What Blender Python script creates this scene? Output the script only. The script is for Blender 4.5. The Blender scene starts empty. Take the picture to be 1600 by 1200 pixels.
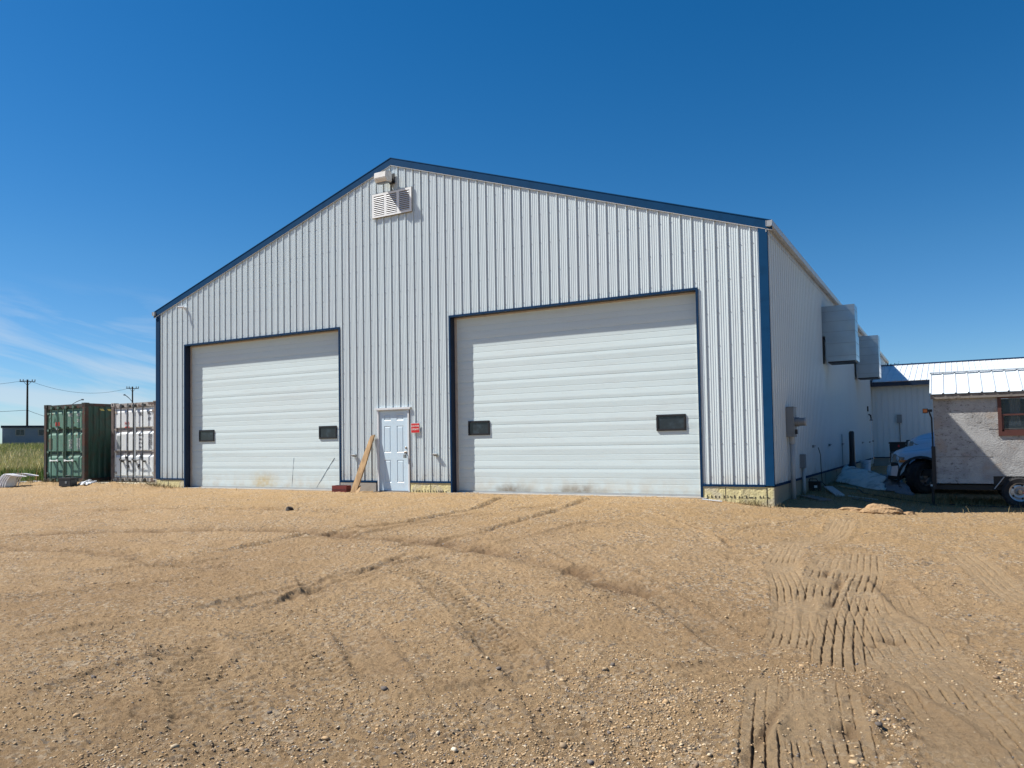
import bpy, bmesh, math, random
import numpy as np
from mathutils import Vector, Matrix

random.seed(7); rng = np.random.default_rng(11)
scene = bpy.context.scene
COL = scene.collection
R = math.radians
CAMP = Vector((3.0758, -15.9547, 1.1603))

# ------------------------------------------------------------------ camera
yaw, pitch, roll = .5109, .0384, -.0167
fw = Vector((-math.sin(yaw)*math.cos(pitch), math.cos(yaw)*math.cos(pitch), math.sin(pitch)))
rt = Vector((math.cos(yaw), math.sin(yaw), 0)); up = rt.cross(fw)
c_, s_ = math.cos(roll), math.sin(roll)
rt2 = c_*rt + s_*up; up2 = -s_*rt + c_*up
cd = bpy.data.cameras.new('camera'); cam = bpy.data.objects.new('camera', cd); COL.objects.link(cam)
M = Matrix((rt2, up2, -fw)).transposed().to_4x4(); M.translation = CAMP
cam.matrix_world = M
cd.sensor_width = 36; cd.lens = 1220.31/1600*36; cd.shift_y = 46.07/1600
cd.clip_start = .05; cd.clip_end = 6000
scene.camera = cam

# ------------------------------------------------------------------ sky and sun
SUNDIR = Vector((-.46, -.20, .61)).normalized()
w = bpy.data.worlds.new('World'); scene.world = w; w.use_nodes = True
nt = w.node_tree; N = nt.nodes; Lk = nt.links; N.clear()
out = N.new('ShaderNodeOutputWorld'); bg = N.new('ShaderNodeBackground'); sky = N.new('ShaderNodeTexSky')
sky.sky_type = 'NISHITA'; sky.sun_disc = False
sky.sun_elevation = math.asin(SUNDIR.z); sky.sun_rotation = math.atan2(SUNDIR.x, SUNDIR.y)
sky.air_density = 1.0; sky.dust_density = .25; sky.ozone_density = 4.0; sky.altitude = 600
bg.inputs['Strength'].default_value = .061
hs = N.new('ShaderNodeHueSaturation'); hs.inputs['Saturation'].default_value = 1.36; hs.inputs['Value'].default_value = 1.09; hs.inputs['Hue'].default_value = .500
Lk.new(sky.outputs[0], hs.inputs['Color'])
tc = N.new('ShaderNodeTexCoord'); sx = N.new('ShaderNodeSeparateXYZ'); Lk.new(tc.outputs['Generated'], sx.inputs[0])
def wm(op, a, b=None, c=None, clamp=False):
    n = N.new('ShaderNodeMath'); n.operation = op; n.use_clamp = clamp
    for i, v in enumerate((a, b, c)):
        if v is None: continue
        if isinstance(v, (int, float)): n.inputs[i].default_value = v
        else: Lk.new(v, n.inputs[i])
    return n.outputs[0]
az = wm('ARCTAN2', sx.outputs[0], sx.outputs[1])          # azimuth, 0 = +y
cv = N.new('ShaderNodeCombineXYZ')
el = sx.outputs[2]
Lk.new(wm('MULTIPLY', az, 3.2), cv.inputs[0]); Lk.new(wm('ADD', wm('MULTIPLY', el, 19.), wm('MULTIPLY', az, 3.3)), cv.inputs[1])
n1 = N.new('ShaderNodeTexNoise'); n1.inputs['Scale'].default_value = 1.0; n1.inputs['Detail'].default_value = 7
n1.inputs['Roughness'].default_value = .58; n1.inputs['Distortion'].default_value = .9
Lk.new(cv.outputs[0], n1.inputs['Vector'])
cm = wm('MULTIPLY', wm('SUBTRACT', n1.outputs['Fac'], .47, clamp=True), 6.5, clamp=True)
mr = N.new('ShaderNodeMapRange'); mr.interpolation_type = 'SMOOTHSTEP'
Lk.new(el, mr.inputs['Value']); mr.inputs['From Min'].default_value = .20; mr.inputs['From Max'].default_value = .09
mr2 = N.new('ShaderNodeMapRange'); mr2.interpolation_type = 'SMOOTHSTEP'
Lk.new(az, mr2.inputs['Value']); mr2.inputs['From Min'].default_value = -.55; mr2.inputs['From Max'].default_value = -.95
cm = wm('MULTIPLY', wm('MULTIPLY', cm, mr.outputs[0]), wm('MULTIPLY', mr2.outputs[0], .55))
hz = N.new('ShaderNodeMapRange'); Lk.new(el, hz.inputs['Value']); hz.inputs['From Min'].default_value = .22; hz.inputs['From Max'].default_value = .0
tn = N.new('ShaderNodeMix'); tn.data_type = 'RGBA'; tn.blend_type = 'MULTIPLY'; Lk.new(hz.outputs[0], tn.inputs[0]); Lk.new(hs.outputs[0], tn.inputs[6]); tn.inputs[7].default_value = (.66, .86, 1.08, 1)
mx = N.new('ShaderNodeMix'); mx.data_type = 'RGBA'
Lk.new(cm, mx.inputs[0]); Lk.new(tn.outputs[2], mx.inputs[6]); mx.inputs[7].default_value = (6.6, 7.4, 8.2, 1)
Lk.new(mx.outputs[2], bg.inputs['Color']); Lk.new(bg.outputs[0], out.inputs[0])

sl = bpy.data.lights.new('sun', 'SUN'); sl.energy = 5.0; sl.angle = R(.53); sl.color = (1, .955, .88)
so = bpy.data.objects.new('sun', sl); COL.objects.link(so); so.location = (-20, -20, 40)
so.rotation_euler = SUNDIR.to_track_quat('Z', 'Y').to_euler()

scene.view_settings.view_transform = 'Standard'; scene.view_settings.look = 'None'
scene.view_settings.exposure = .72; scene.view_settings.gamma = 1; scene.view_settings.use_curve_mapping = False
scene.render.engine = 'CYCLES'

# ------------------------------------------------------------------ materials
class Mat:
    def __init__(s, name, col, rough=.6, metal=0., spec=.5, coat=0.):
        s.m = bpy.data.materials.new(name); s.m.use_nodes = True
        s.nt = s.m.node_tree; s.N = s.nt.nodes; s.b = s.N['Principled BSDF']
        s.b.inputs['Base Color'].default_value = (*col, 1); s.b.inputs['Roughness'].default_value = rough
        s.b.inputs['Metallic'].default_value = metal; s.b.inputs['Specular IOR Level'].default_value = spec
        if coat: s.b.inputs['Coat Weight'].default_value = coat
        s.col = None; s.c0 = col; s._pos = None
    def L(s, a, b): s.nt.links.new(a, b)
    def pos(s):
        if s._pos is None: s._pos = s.N.new('ShaderNodeNewGeometry').outputs['Position']
        return s._pos
    def obj(s): return s.N.new('ShaderNodeTexCoord').outputs['Object']
    def noise(s, scale, detail=4, stretch=None, rough=.55, dist=0., vec=None):
        n = s.N.new('ShaderNodeTexNoise'); n.inputs['Scale'].default_value = scale; n.inputs['Detail'].default_value = detail
        n.inputs['Roughness'].default_value = rough; n.inputs['Distortion'].default_value = dist
        v = vec or s.pos()
        if stretch:
            mp = s.N.new('ShaderNodeMapping'); mp.inputs['Scale'].default_value = stretch; s.L(v, mp.inputs[0]); v = mp.outputs[0]
        s.L(v, n.inputs['Vector']); return n.outputs['Fac']
    def math(s, op, a, b=None, clamp=False):
        n = s.N.new('ShaderNodeMath'); n.operation = op; n.use_clamp = clamp
        for i, v in enumerate((a, b)):
            if v is None: continue
            if isinstance(v, (int, float)): n.inputs[i].default_value = v
            else: s.L(v, n.inputs[i])
        return n.outputs[0]
    def ramp(s, f, lo, hi, a=0., b=1.):
        n = s.N.new('ShaderNodeMapRange'); n.interpolation_type = 'SMOOTHSTEP'
        s.L(f, n.inputs[0]); n.inputs[1].default_value = lo; n.inputs[2].default_value = hi
        n.inputs[3].default_value = a; n.inputs[4].default_value = b; return n.outputs[0]
    def mix(s, fac, col):
        n = s.N.new('ShaderNodeMix'); n.data_type = 'RGBA'
        if isinstance(fac, (int, float)): n.inputs[0].default_value = fac
        else: s.L(fac, n.inputs[0])
        if s.col is None: n.inputs[6].default_value = (*s.c0, 1)
        else: s.L(s.col, n.inputs[6])
        if isinstance(col, tuple): n.inputs[7].default_value = (*col, 1)
        else: s.L(col, n.inputs[7])
        s.col = n.outputs[2]; s.L(s.col, s.b.inputs['Base Color']); return s
    def bump(s, h, strength=.3, dist=.01):
        n = s.N.new('ShaderNodeBump'); n.inputs['Strength'].default_value = strength; n.inputs['Distance'].default_value = dist
        s.L(h, n.inputs['Height']); s.L(n.outputs[0], s.b.inputs['Normal']); return s
    def spot(s, c, r, lo=0., hi=1.):
        """soft ellipsoid stain mask at world point c with radii r"""
        a = s.N.new('ShaderNodeVectorMath'); a.operation = 'SUBTRACT'; s.L(s.pos(), a.inputs[0]); a.inputs[1].default_value = c
        b = s.N.new('ShaderNodeVectorMath'); b.operation = 'DIVIDE'; s.L(a.outputs[0], b.inputs[0]); b.inputs[1].default_value = r
        l = s.N.new('ShaderNodeVectorMath'); l.operation = 'LENGTH'; s.L(b.outputs[0], l.inputs[0])
        return s.ramp(l.outputs['Value'], 1., .0)
def simple(name, col, rough=.6, metal=0., var=.25, scale=6., dark=None, coat=0.):
    m = Mat(name, col, rough, metal, coat=coat)
    d = dark or tuple(c*.6 for c in col)
    m.mix(m.math('MULTIPLY', m.ramp(m.noise(scale, 5), .45, .75), var), d)
    return m

siding = Mat('white_siding', (.62, .695, .715), .34)
siding.mix(siding.ramp(siding.noise(.7, 4, (1, 1, .25)), .35, .8, 0, .22), (.58, .60, .63))
siding.mix(siding.math('MULTIPLY', siding.ramp(siding.noise(9, 4, (1, 1, .05)), .5, .8), .16), (.45, .45, .44))
sz = siding.N.new('ShaderNodeSeparateXYZ'); siding.L(siding.pos(), sz.inputs[0])
siding.mix(siding.math('MULTIPLY', siding.ramp(sz.outputs[2], .75, .2), siding.ramp(siding.noise(3, 5), .35, .7, .1, .6)), (.50, .45, .37))
siding.bump(siding.noise(2.2, 2, (1, 1, .4)), .25, .012)
screw = simple('screw_metal', (.30, .31, .33), .4, .6)
blue = simple('blue_trim', (.006, .050, .130), .55, 0, .5, 4, (.004, .034, .085))
blue.b.inputs['Specular IOR Level'].default_value = .06; blue.b.inputs['Roughness'].default_value = .7
bluef = simple('blue_frame', (.004, .030, .082), .65, 0, .5, 5); bluef.b.inputs['Specular IOR Level'].default_value = .1
bluedk = simple('blue_jamb', (.002, .013, .040), .45, 0, .4, 5)
tanj = simple('tan_jamb', (.48, .42, .36), .7, 0, .5, 9)

door = Mat('door_white', (.60, .70, .71), .62, spec=.3)
door.mix(door.ramp(door.noise(.55, 3, (.5, 1, 2.2)), .4, .75, 0, .25), (.60, .64, .64))
door.mix(door.math('MULTIPLY', door.ramp(door.noise(14, 5, (.12, 1, 1)), .5, .75), .16), (.48, .47, .42))
door.mix(door.math('MULTIPLY', door.ramp(door.noise(40, 5, (.4, 1, 1)), .55, .7), .10), (.40, .38, .33))
dz = door.N.new('ShaderNodeSeparateXYZ'); door.L(door.pos(), dz.inputs[0])
door.mix(door.math('MULTIPLY', door.ramp(dz.outputs[2], .55, 0.), door.ramp(door.noise(4, 5), .3, .75, .12, .6)), (.50, .42, .30))
nz = door.ramp(door.noise(6, 6), .25, .7, .2, 1.)
for c, r, col, k in (((-14.2, .17, .16), (.85, .5, .45), (.52, .38, .14), .75), ((-6.0, .17, .03), (.80, .5, .26), (.17, .12, .07), .95),
                     ((-4.25, .17, .03), (.95, .5, .27), (.17, .12, .07), .95)):
    door.mix(door.math('MULTIPLY', door.math('MULTIPLY', door.spot(c, r), nz), k), col)
door.bump(door.noise(1.3, 2, (.6, 1, 2.)), .12, .02)

foam = Mat('yellow_foundation_foam', (.66, .58, .30), .9)
foam.mix(foam.ramp(foam.noise(5, 6), .4, .75, 0, .7), (.46, .40, .24))
foam.mix(foam.ramp(foam.noise(28, 5), .64, .70, 0, .7), (.10, .08, .05))
foam.mix(foam.ramp(foam.noise(2.2, 4), .52, .62, 0, .7), (.52, .47, .35))
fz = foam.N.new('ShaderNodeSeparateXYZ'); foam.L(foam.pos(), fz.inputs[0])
foam.mix(foam.ramp(fz.outputs[0], -.03, .03, 0, .85), (.23, .215, .18))  # foam on the side wall greyed, its shade put into the colour
foam.bump(foam.noise(30, 5), .8, .02)
conc = simple('concrete', (.34, .31, .27), .9, 0, .7, 3, (.16, .14, .11)); conc.bump(conc.noise(25, 5), .5, .01)
glassdk = Mat('dark_glass', (.022, .027, .034), .10, spec=.45)
glassdk.mix(glassdk.ramp(glassdk.noise(6, 4), .45, .7, 0, .6), (.05, .07, .09))
black = simple('black_plastic', (.012, .012, .014), .5)
rubber = simple('tyre_rubber', (.018, .018, .020), .85, 0, .8, 8, (.05, .045, .04))
whitep = simple('white_paint', (.66, .68, .70), .45, 0, .3, 5, (.5, .5, .48))
doorw = simple('entry_door_paint', (.54, .67, .76), .4, 0, .35, 3, (.50, .54, .58))
galv = Mat('galvanised_sheet', (.36, .41, .45), .28, .85)
galv.mix(galv.ramp(galv.noise(2.5, 4), .35, .7, 0, .55), (.30, .34, .38)); galv.bump(galv.noise(3, 3), .3, .03)
grey = simple('grey_box_paint', (.21, .23, .24), .5, .2, .3, 6)
pvc = simple('grey_conduit', (.40, .42, .42), .5, 0, .3, 6)
redsign = simple('red_sign', (.55, .018, .020), .4, 0, .2, 8)
signtxt = Mat('sign_white', (.85, .83, .80), .5)
wood = Mat('weathered_plank', (.42, .27, .13), .8)
wood.mix(wood.ramp(wood.noise(14, 6, (1, 1, .08)), .35, .7, 0, .8), (.22, .13, .06)); wood.bump(wood.noise(30, 5, (1, 1, .08)), .5, .01)
woodg = simple('grey_wood', (.20, .18, .16), .85, 0, .8, 12, (.08, .07, .06))
brickr = simple('dark_red_block', (.17, .022, .018), .7, 0, .7, 14)
steelw = simple('lamp_housing', (.70, .69, .66), .45, 0, .5, 6, (.45, .40, .33))
brass = simple('handle_metal', (.28, .24, .20), .35, .8)

gc = Mat('container_green', (.110, .220, .165), .55)
gc.mix(gc.ramp(gc.noise(2.2, 5), .45, .75, 0, .4), (.07, .16, .12))
gc.mix(gc.ramp(gc.noise(7, 6), .62, .70, 0, .85), (.14, .055, .022))
gc.bump(gc.noise(9, 4), .3, .01)
gcd = Mat('container_rust_frame', (.035, .032, .025), .7)
gcd.mix(gcd.ramp(gcd.noise(3.5, 6), .44, .66, 0, .9), (.075, .026, .013))
gcd.mix(gcd.ramp(gcd.noise(9, 6), .60, .7, 0, .7), (.03, .10, .065))
gbar = simple('container_rod_green', (.10, .17, .125), .5, .1, .7, 9, (.13, .10, .07))
gshade = simple('container_green_shade', (.018, .06, .042), .6, 0, .6, 5, (.05, .025, .012))  # container green darkened to paint in shade: shadowed side and door recesses
wc = Mat('container_white', (.66, .69, .70), .5)
wc.mix(wc.ramp(wc.noise(2.5, 5, (1, 1, .4)), .45, .8, 0, .5), (.50, .50, .50))
wc.mix(wc.ramp(wc.noise(9, 6), .66, .74, 0, .8), (.25, .13, .07)); wc.bump(wc.noise(9, 4), .3, .01)
wrust = Mat('container_white_rust', (.33, .30, .27), .7)
wrust.mix(wrust.ramp(wrust.noise(5, 6), .52, .60, 0, .9), (.07, .035, .025))
wshade = simple('container_white_shade', (.26, .25, .25), .7, 0, .6, 6, (.12, .08, .06))  # grey for the white door recesses, painting their shade
wbar = simple('container_rod_dark', (.05, .055, .055), .5, .1, .8, 9, (.3, .28, .26))
offw = simple('letter_white', (.70, .72, .70), .6)
ink = simple('letter_dark', (.03, .03, .035), .6)
redink = simple('letter_red', (.55, .05, .04), .6)
silver = simple('sticker_grey', (.28, .31, .31), .5)

shack = Mat('weathered_plywood', (.42, .42, .41), .85)
shack.mix(shack.ramp(shack.noise(3.2, 6), .36, .68, 0, .8), (.27, .265, .26))
pz = shack.ramp(shack.noise(1.1, 3), .42, .58, .12, 1.)
shack.mix(shack.math('MULTIPLY', shack.math('MULTIPLY', shack.ramp(shack.noise(9, 8, (1, 1, 2.2), .8), .53, .60), pz), .85), (.085, .08, .075))
shack.mix(shack.ramp(shack.noise(1.6, 5), .56, .68, 0, .55), (.42, .33, .25))
shack.mix(shack.ramp(shack.noise(45, 6, (1, 1, 1.4), .75), .54, .64, 0, .7), (.18, .17, .16))
shack.bump(shack.noise(28, 6, (1, 1, 1.8)), .9, .015)
brownf = simple('brown_window_frame', (.085, .027, .020), .6, 0, .5, 10)
curtain = simple('curtain', (.34, .38, .40), .9)
roofw = Mat('white_roof_metal', (.60, .655, .69), .30)
roofw.mix(roofw.ramp(roofw.noise(1.2, 4), .4, .8, 0, .25), (.62, .66, .70))
gut = simple('gutter_grey', (.40, .41, .41), .4, .2, .4, 5)
soff = simple('soffit_dark', (.16, .14, .12), .7)
tarpm = Mat('grey_tarp', (.66, .64, .58), .75)
tarpm.mix(tarpm.ramp(tarpm.noise(3, 6), .45, .75, 0, .7), (.22, .20, .18)); tarpm.bump(tarpm.noise(6, 5), .8, .04)
bucketm = simple('bucket_plastic', (.50, .58, .68), .4)
truckp = Mat('truck_white_shaded', (.46, .55, .64), .25, coat=.6)  # white paint with the blue of shade and reflected sky mixed into its colour
truckp.mix(truckp.ramp(truckp.noise(2.5, 4), .45, .8, 0, .2), (.45, .45, .42))
trdark = simple('truck_black_trim', (.012, .012, .013), .6)
chrome = simple('wheel_alloy', (.45, .46, .48), .35, .85, .5, 9)
lens = Mat('headlight_lens', (.30, .26, .22), .12, .2, coat=1.); amber = Mat('amber_lens', (.55, .14, .02), .25)
polew = simple('pole_wood', (.060, .042, .034), .9, 0, .5, 3)
wirem = simple('wire_black', (.015, .015, .017), .6)
office = Mat('office_siding', (.20, .235, .275), .7)
office.mix(office.ramp(office.noise(1.2, 4), .4, .8, 0, .4), (.15, .18, .22))
leafm = Mat('leaf_green', (.060, .085, .030), .7); leafm.mix(leafm.ramp(leafm.noise(1.2, 3), .4, .65, 0, .9), (.10, .105, .04))
bark = simple('bark', (.07, .05, .035), .9)
grassm = Mat('grass_blades', (.12, .15, .035), .8)
ga = grassm.N.new('ShaderNodeAttribute'); ga.attribute_name = 'tint'; grassm.mix(1., ga.outputs['Color'])
weedm = simple('dry_weeds', (.22, .17, .08), .9, 0, .7, 9, (.08, .09, .035))

# ground: sandy gravel yard, field beyond
gm = Mat('sandy_gravel', (.365, .247, .132), .95, spec=.2)
gm.mix(gm.ramp(gm.noise(.23, 5), .42, .60, 0, .6), (.27, .175, .090))
gm.mix(gm.ramp(gm.noise(.9, 7, None, .7), .50, .66, 0, .6), (.38, .262, .145))
gm.mix(gm.ramp(gm.noise(2.4, 7, (.6, 1.6, 1), .72), .54, .64, 0, .45), (.20, .13, .07))
sxy = gm.N.new('ShaderNodeSeparateXYZ'); gm.L(gm.pos(), sxy.inputs[0])
gm.mix(gm.math('MULTIPLY', gm.ramp(sxy.outputs[1], -6.5, -2.), .75), (.385, .255, .122))
vo = gm.N.new('ShaderNodeTexVoronoi'); vo.inputs['Scale'].default_value = 34; gm.L(gm.pos(), vo.inputs['Vector'])
hv = gm.N.new('ShaderNodeSeparateColor'); gm.L(vo.outputs['Color'], hv.inputs[0])
gmask = gm.ramp(gm.noise(1.6, 6, None, .7), .40, .60)
gm.mix(gm.math('MULTIPLY', gm.math('MULTIPLY', gm.ramp(hv.outputs[0], .72, .80), gmask), .75), (.47, .38, .27))
gm.mix(gm.math('MULTIPLY', gm.math('MULTIPLY', gm.ramp(hv.outputs[1], .80, .86), gmask), .8), (.15, .125, .10))
gm.mix(gm.math('MULTIPLY', gm.ramp(gm.noise(24, 9, None, .85), .50, .60), .75), (.165, .10, .05))
gm.mix(gm.math('MULTIPLY', gm.ramp(gm.noise(60, 6, None, .8), .54, .66), .6), (.50, .37, .23))
at = gm.N.new('ShaderNodeAttribute'); at.attribute_name = 'track'
gm.mix(gm.math('MULTIPLY', at.outputs['Fac'], .6), (.37, .265, .155))
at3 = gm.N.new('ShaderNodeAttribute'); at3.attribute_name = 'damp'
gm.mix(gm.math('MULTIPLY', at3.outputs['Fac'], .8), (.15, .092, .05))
at2 = gm.N.new('ShaderNodeAttribute'); at2.attribute_name = 'field'
gm.mix(at2.outputs['Fac'], (.11, .095, .04))
hh = gm.math('ADD', gm.math('MULTIPLY', gm.noise(24, 9, None, .8), 1.2), gm.math('MULTIPLY', gm.noise(140, 5, None, .75), .45))
gm.bump(hh, 1., .030)
stonem = Mat('stones', (.40, .32, .22), .85)
sa = stonem.N.new('ShaderNodeAttribute'); sa.attribute_name = 'tint'; stonem.mix(1., sa.outputs['Color'])
clodm = simple('dirt_clod', (.34, .22, .115), .95, 0, .6, 14, (.20, .13, .07)); clodm.bump(clodm.noise(20, 6), 1., .03)
rockd = simple('dark_clod', (.035, .030, .028), .9)

# ------------------------------------------------------------------ mesh helpers
class MB:
    def __init__(s): s.v = []; s.f = []; s.mi = []; s.st = []
    def add(s, vs, fs, m=0):
        o = len(s.v); s.st.append((o, len(s.f))); s.v += [tuple(v) for v in vs]; s.f += [tuple(i+o for i in f) for f in fs]; s.mi += [m]*len(fs); return s
    def box(s, x0, x1, y0, y1, z0, z1, m=0):
        return s.add([(x0,y0,z0),(x1,y0,z0),(x1,y1,z0),(x0,y1,z0),(x0,y0,z1),(x1,y0,z1),(x1,y1,z1),(x0,y1,z1)],
              [(0,3,2,1),(4,5,6,7),(0,1,5,4),(1,2,6,5),(2,3,7,6),(3,0,4,7)], m)
    def quad(s, a, b, c, d, m=0): return s.add([a,b,c,d], [(0,1,2,3)], m)
    def prism(s, poly, a0, a1, axis='y', m=0):
        n = len(poly)
        def P(p, a): return {'y': (p[0], a, p[1]), 'x': (a, p[0], p[1]), 'z': (p[0], p[1], a)}[axis]
        vs = [P(p, a0) for p in poly] + [P(p, a1) for p in poly]
        fs = [tuple(range(n)), tuple(range(2*n-1, n-1, -1))] + [(i, i+n, (i+1) % n+n, (i+1) % n) for i in range(n)]
        return s.add(vs, fs, m)
    def tube(s, pts, r, n=8, m=0, cap=True):
        pts = [Vector(p) for p in pts]; rs = r if isinstance(r, (list, tuple)) else [r]*len(pts)
        o = []; prev = None
        for i, p in enumerate(pts):
            t = (pts[min(i+1, len(pts)-1)]-pts[max(i-1, 0)]).normalized()
            a = t.cross(Vector((0,0,1)) if abs(t.z) < .9 else Vector((1,0,0))).normalized()
            if prev is not None and a.dot(prev) < 0: a = -a
            prev = a; b = t.cross(a)
            o += [p + rs[i]*(math.cos(2*math.pi*k/n)*a + math.sin(2*math.pi*k/n)*b) for k in range(n)]
        f = []
        for i in range(len(pts)-1):
            for k in range(n): f.append((i*n+k, i*n+(k+1) % n, (i+1)*n+(k+1) % n, (i+1)*n+k))
        if cap: f += [tuple(range(n))[::-1], tuple((len(pts)-1)*n+k for k in range(n))]
        return s.add(o, f, m)
    def lathe(s, prof, c, axis='z', n=24, m=0):
        """prof list of (radius, height); open profile"""
        o = []
        for r_, h in prof:
            for k in range(n):
                a = 2*math.pi*k/n; p = (r_*math.cos(a), r_*math.sin(a), h)
                if axis == 'y': p = (p[0], p[2], p[1])
                if axis == 'x': p = (p[2], p[0], p[1])
                o.append((p[0]+c[0], p[1]+c[1], p[2]+c[2]))
        f = []
        for i in range(len(prof)-1):
            for k in range(n): f.append((i*n+k, i*n+(k+1) % n, (i+1)*n+(k+1) % n, (i+1)*n+k))
        return s.add(o, f, m)
    def each(s, name, mats, parent=None, **kw):
        """one object per shape added"""
        out = []
        for (v0, f0), (v1, f1) in zip(s.st, s.st[1:]+[(len(s.v), len(s.f))]):
            b = MB(); b.v = s.v[v0:v1]; b.f = [tuple(i-v0 for i in f) for f in s.f[f0:f1]]; b.mi = s.mi[f0:f1]
            out.append(b.build(name, mats, parent, **kw))
        return out
    def build(s, name, mats, parent=None, smooth=False, bevel=0., jit=0.):
        me = bpy.data.meshes.new(name); me.from_pydata(s.v, [], s.f)
        if not isinstance(mats, (list, tuple)): mats = [mats]
        for mm in mats: me.materials.append(mm.m)
        me.polygons.foreach_set('material_index', s.mi)
        bm = bmesh.new(); bm.from_mesh(me)
        bmesh.ops.recalc_face_normals(bm, faces=bm.faces)
        if bevel: bmesh.ops.bevel(bm, geom=[e for e in bm.edges if len(e.link_faces) == 2 and e.calc_face_angle(0) > .5], offset=bevel, segments=2, affect='EDGES', clamp_overlap=True)
        bm.to_mesh(me); bm.free()
        if smooth: me.polygons.foreach_set('use_smooth', [True]*len(me.polygons))
        me.update()
        o = bpy.data.objects.new(name, me); COL.objects.link(o)
        if parent: o.parent = parent
        return o
def tag(o, label=None, cat=None, group=None, kind=None):
    for k, v in (('label', label), ('category', cat), ('group', group), ('kind', kind)):
        if v: o[k] = v
    return o
def thing(name, label, cat, loc=(0,0,0), rz=0., group=None):
    o = bpy.data.objects.new(name, None); COL.objects.link(o); o.location = loc; o.rotation_euler = (0,0,rz)
    o.empty_display_size = .2
    return tag(o, label, cat, group)
def dup(root, loc, label, rz=None):
    r = root.copy(); COL.objects.link(r); r.location = loc; r['label'] = label
    if rz is not None: r.rotation_euler = (0,0,rz)
    for ch in list(root.children):
        c = ch.copy(); COL.objects.link(c); c.parent = r
        for g in ch.children:
            d = g.copy(); COL.objects.link(d); d.parent = c
    return r
def text(name, s, size, loc, rot, mat, parent=None, sx_=1., sp=1., ext=.0015):
    cu = bpy.data.curves.new('t', 'FONT'); cu.body = s; cu.size = size; cu.extrude = ext; cu.space_character = sp
    cu.align_x = 'CENTER'; cu.align_y = 'CENTER'; cu.space_line = .8
    t = bpy.data.objects.new('t', cu); COL.objects.link(t)
    dg = bpy.context.evaluated_depsgraph_get(); dg.update()
    me = bpy.data.meshes.new_from_object(t.evaluated_get(dg)); bpy.data.objects.remove(t)
    me.materials.clear(); me.materials.append(mat.m)
    o = bpy.data.objects.new(name, me); COL.objects.link(o); o.location = loc; o.rotation_euler = rot; o.scale = (sx_, 1, 1)
    if parent: o.parent = parent
    return o

# ------------------------------------------------------------------ terrain
def S(t): t = np.clip(t, 0, 1); return t*t*(3-2*t)
def base(x, y):
    zf = np.interp(x, [-30,-19,-17.4,-1.5,0.0,1.2,4], [.05,.04,-.02,-.02,-.17,-.23,-.33])
    s = S((-y)/11.); a = zf*(1-s)-.44*s
    zr = -.12-.19*S(x/2.6)*(1-S((y-5)/10.)); zb = np.where(x < -9, .03, zr)
    t = S(y/1.6); z = a*(1-t)+zb*t
    d = np.hypot(x-CAMP.x, y-CAMP.y)
    lf = S((-x-22)/14.)                       # field climbs away on the left
    z = z + lf*S((d-32)/80.)*1.75
    return z
def vnoise(x, y, seed):
    xi = np.floor(x).astype(np.int64); yi = np.floor(y).astype(np.int64); fx = x-xi; fy = y-yi
    fx = fx*fx*(3-2*fx); fy = fy*fy*(3-2*fy)
    def h(a, b):
        n = (a*374761393 + b*668265263 + seed*974634777) & 0xffffffff
        n = ((n ^ (n >> 13))*1274126177) & 0xffffffff
        return ((n ^ (n >> 16)) & 0xffff)/65535.-.5
    return (h(xi,yi)*(1-fx)+h(xi+1,yi)*fx)*(1-fy)+(h(xi,yi+1)*(1-fx)+h(xi+1,yi+1)*fx)*fy

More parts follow.
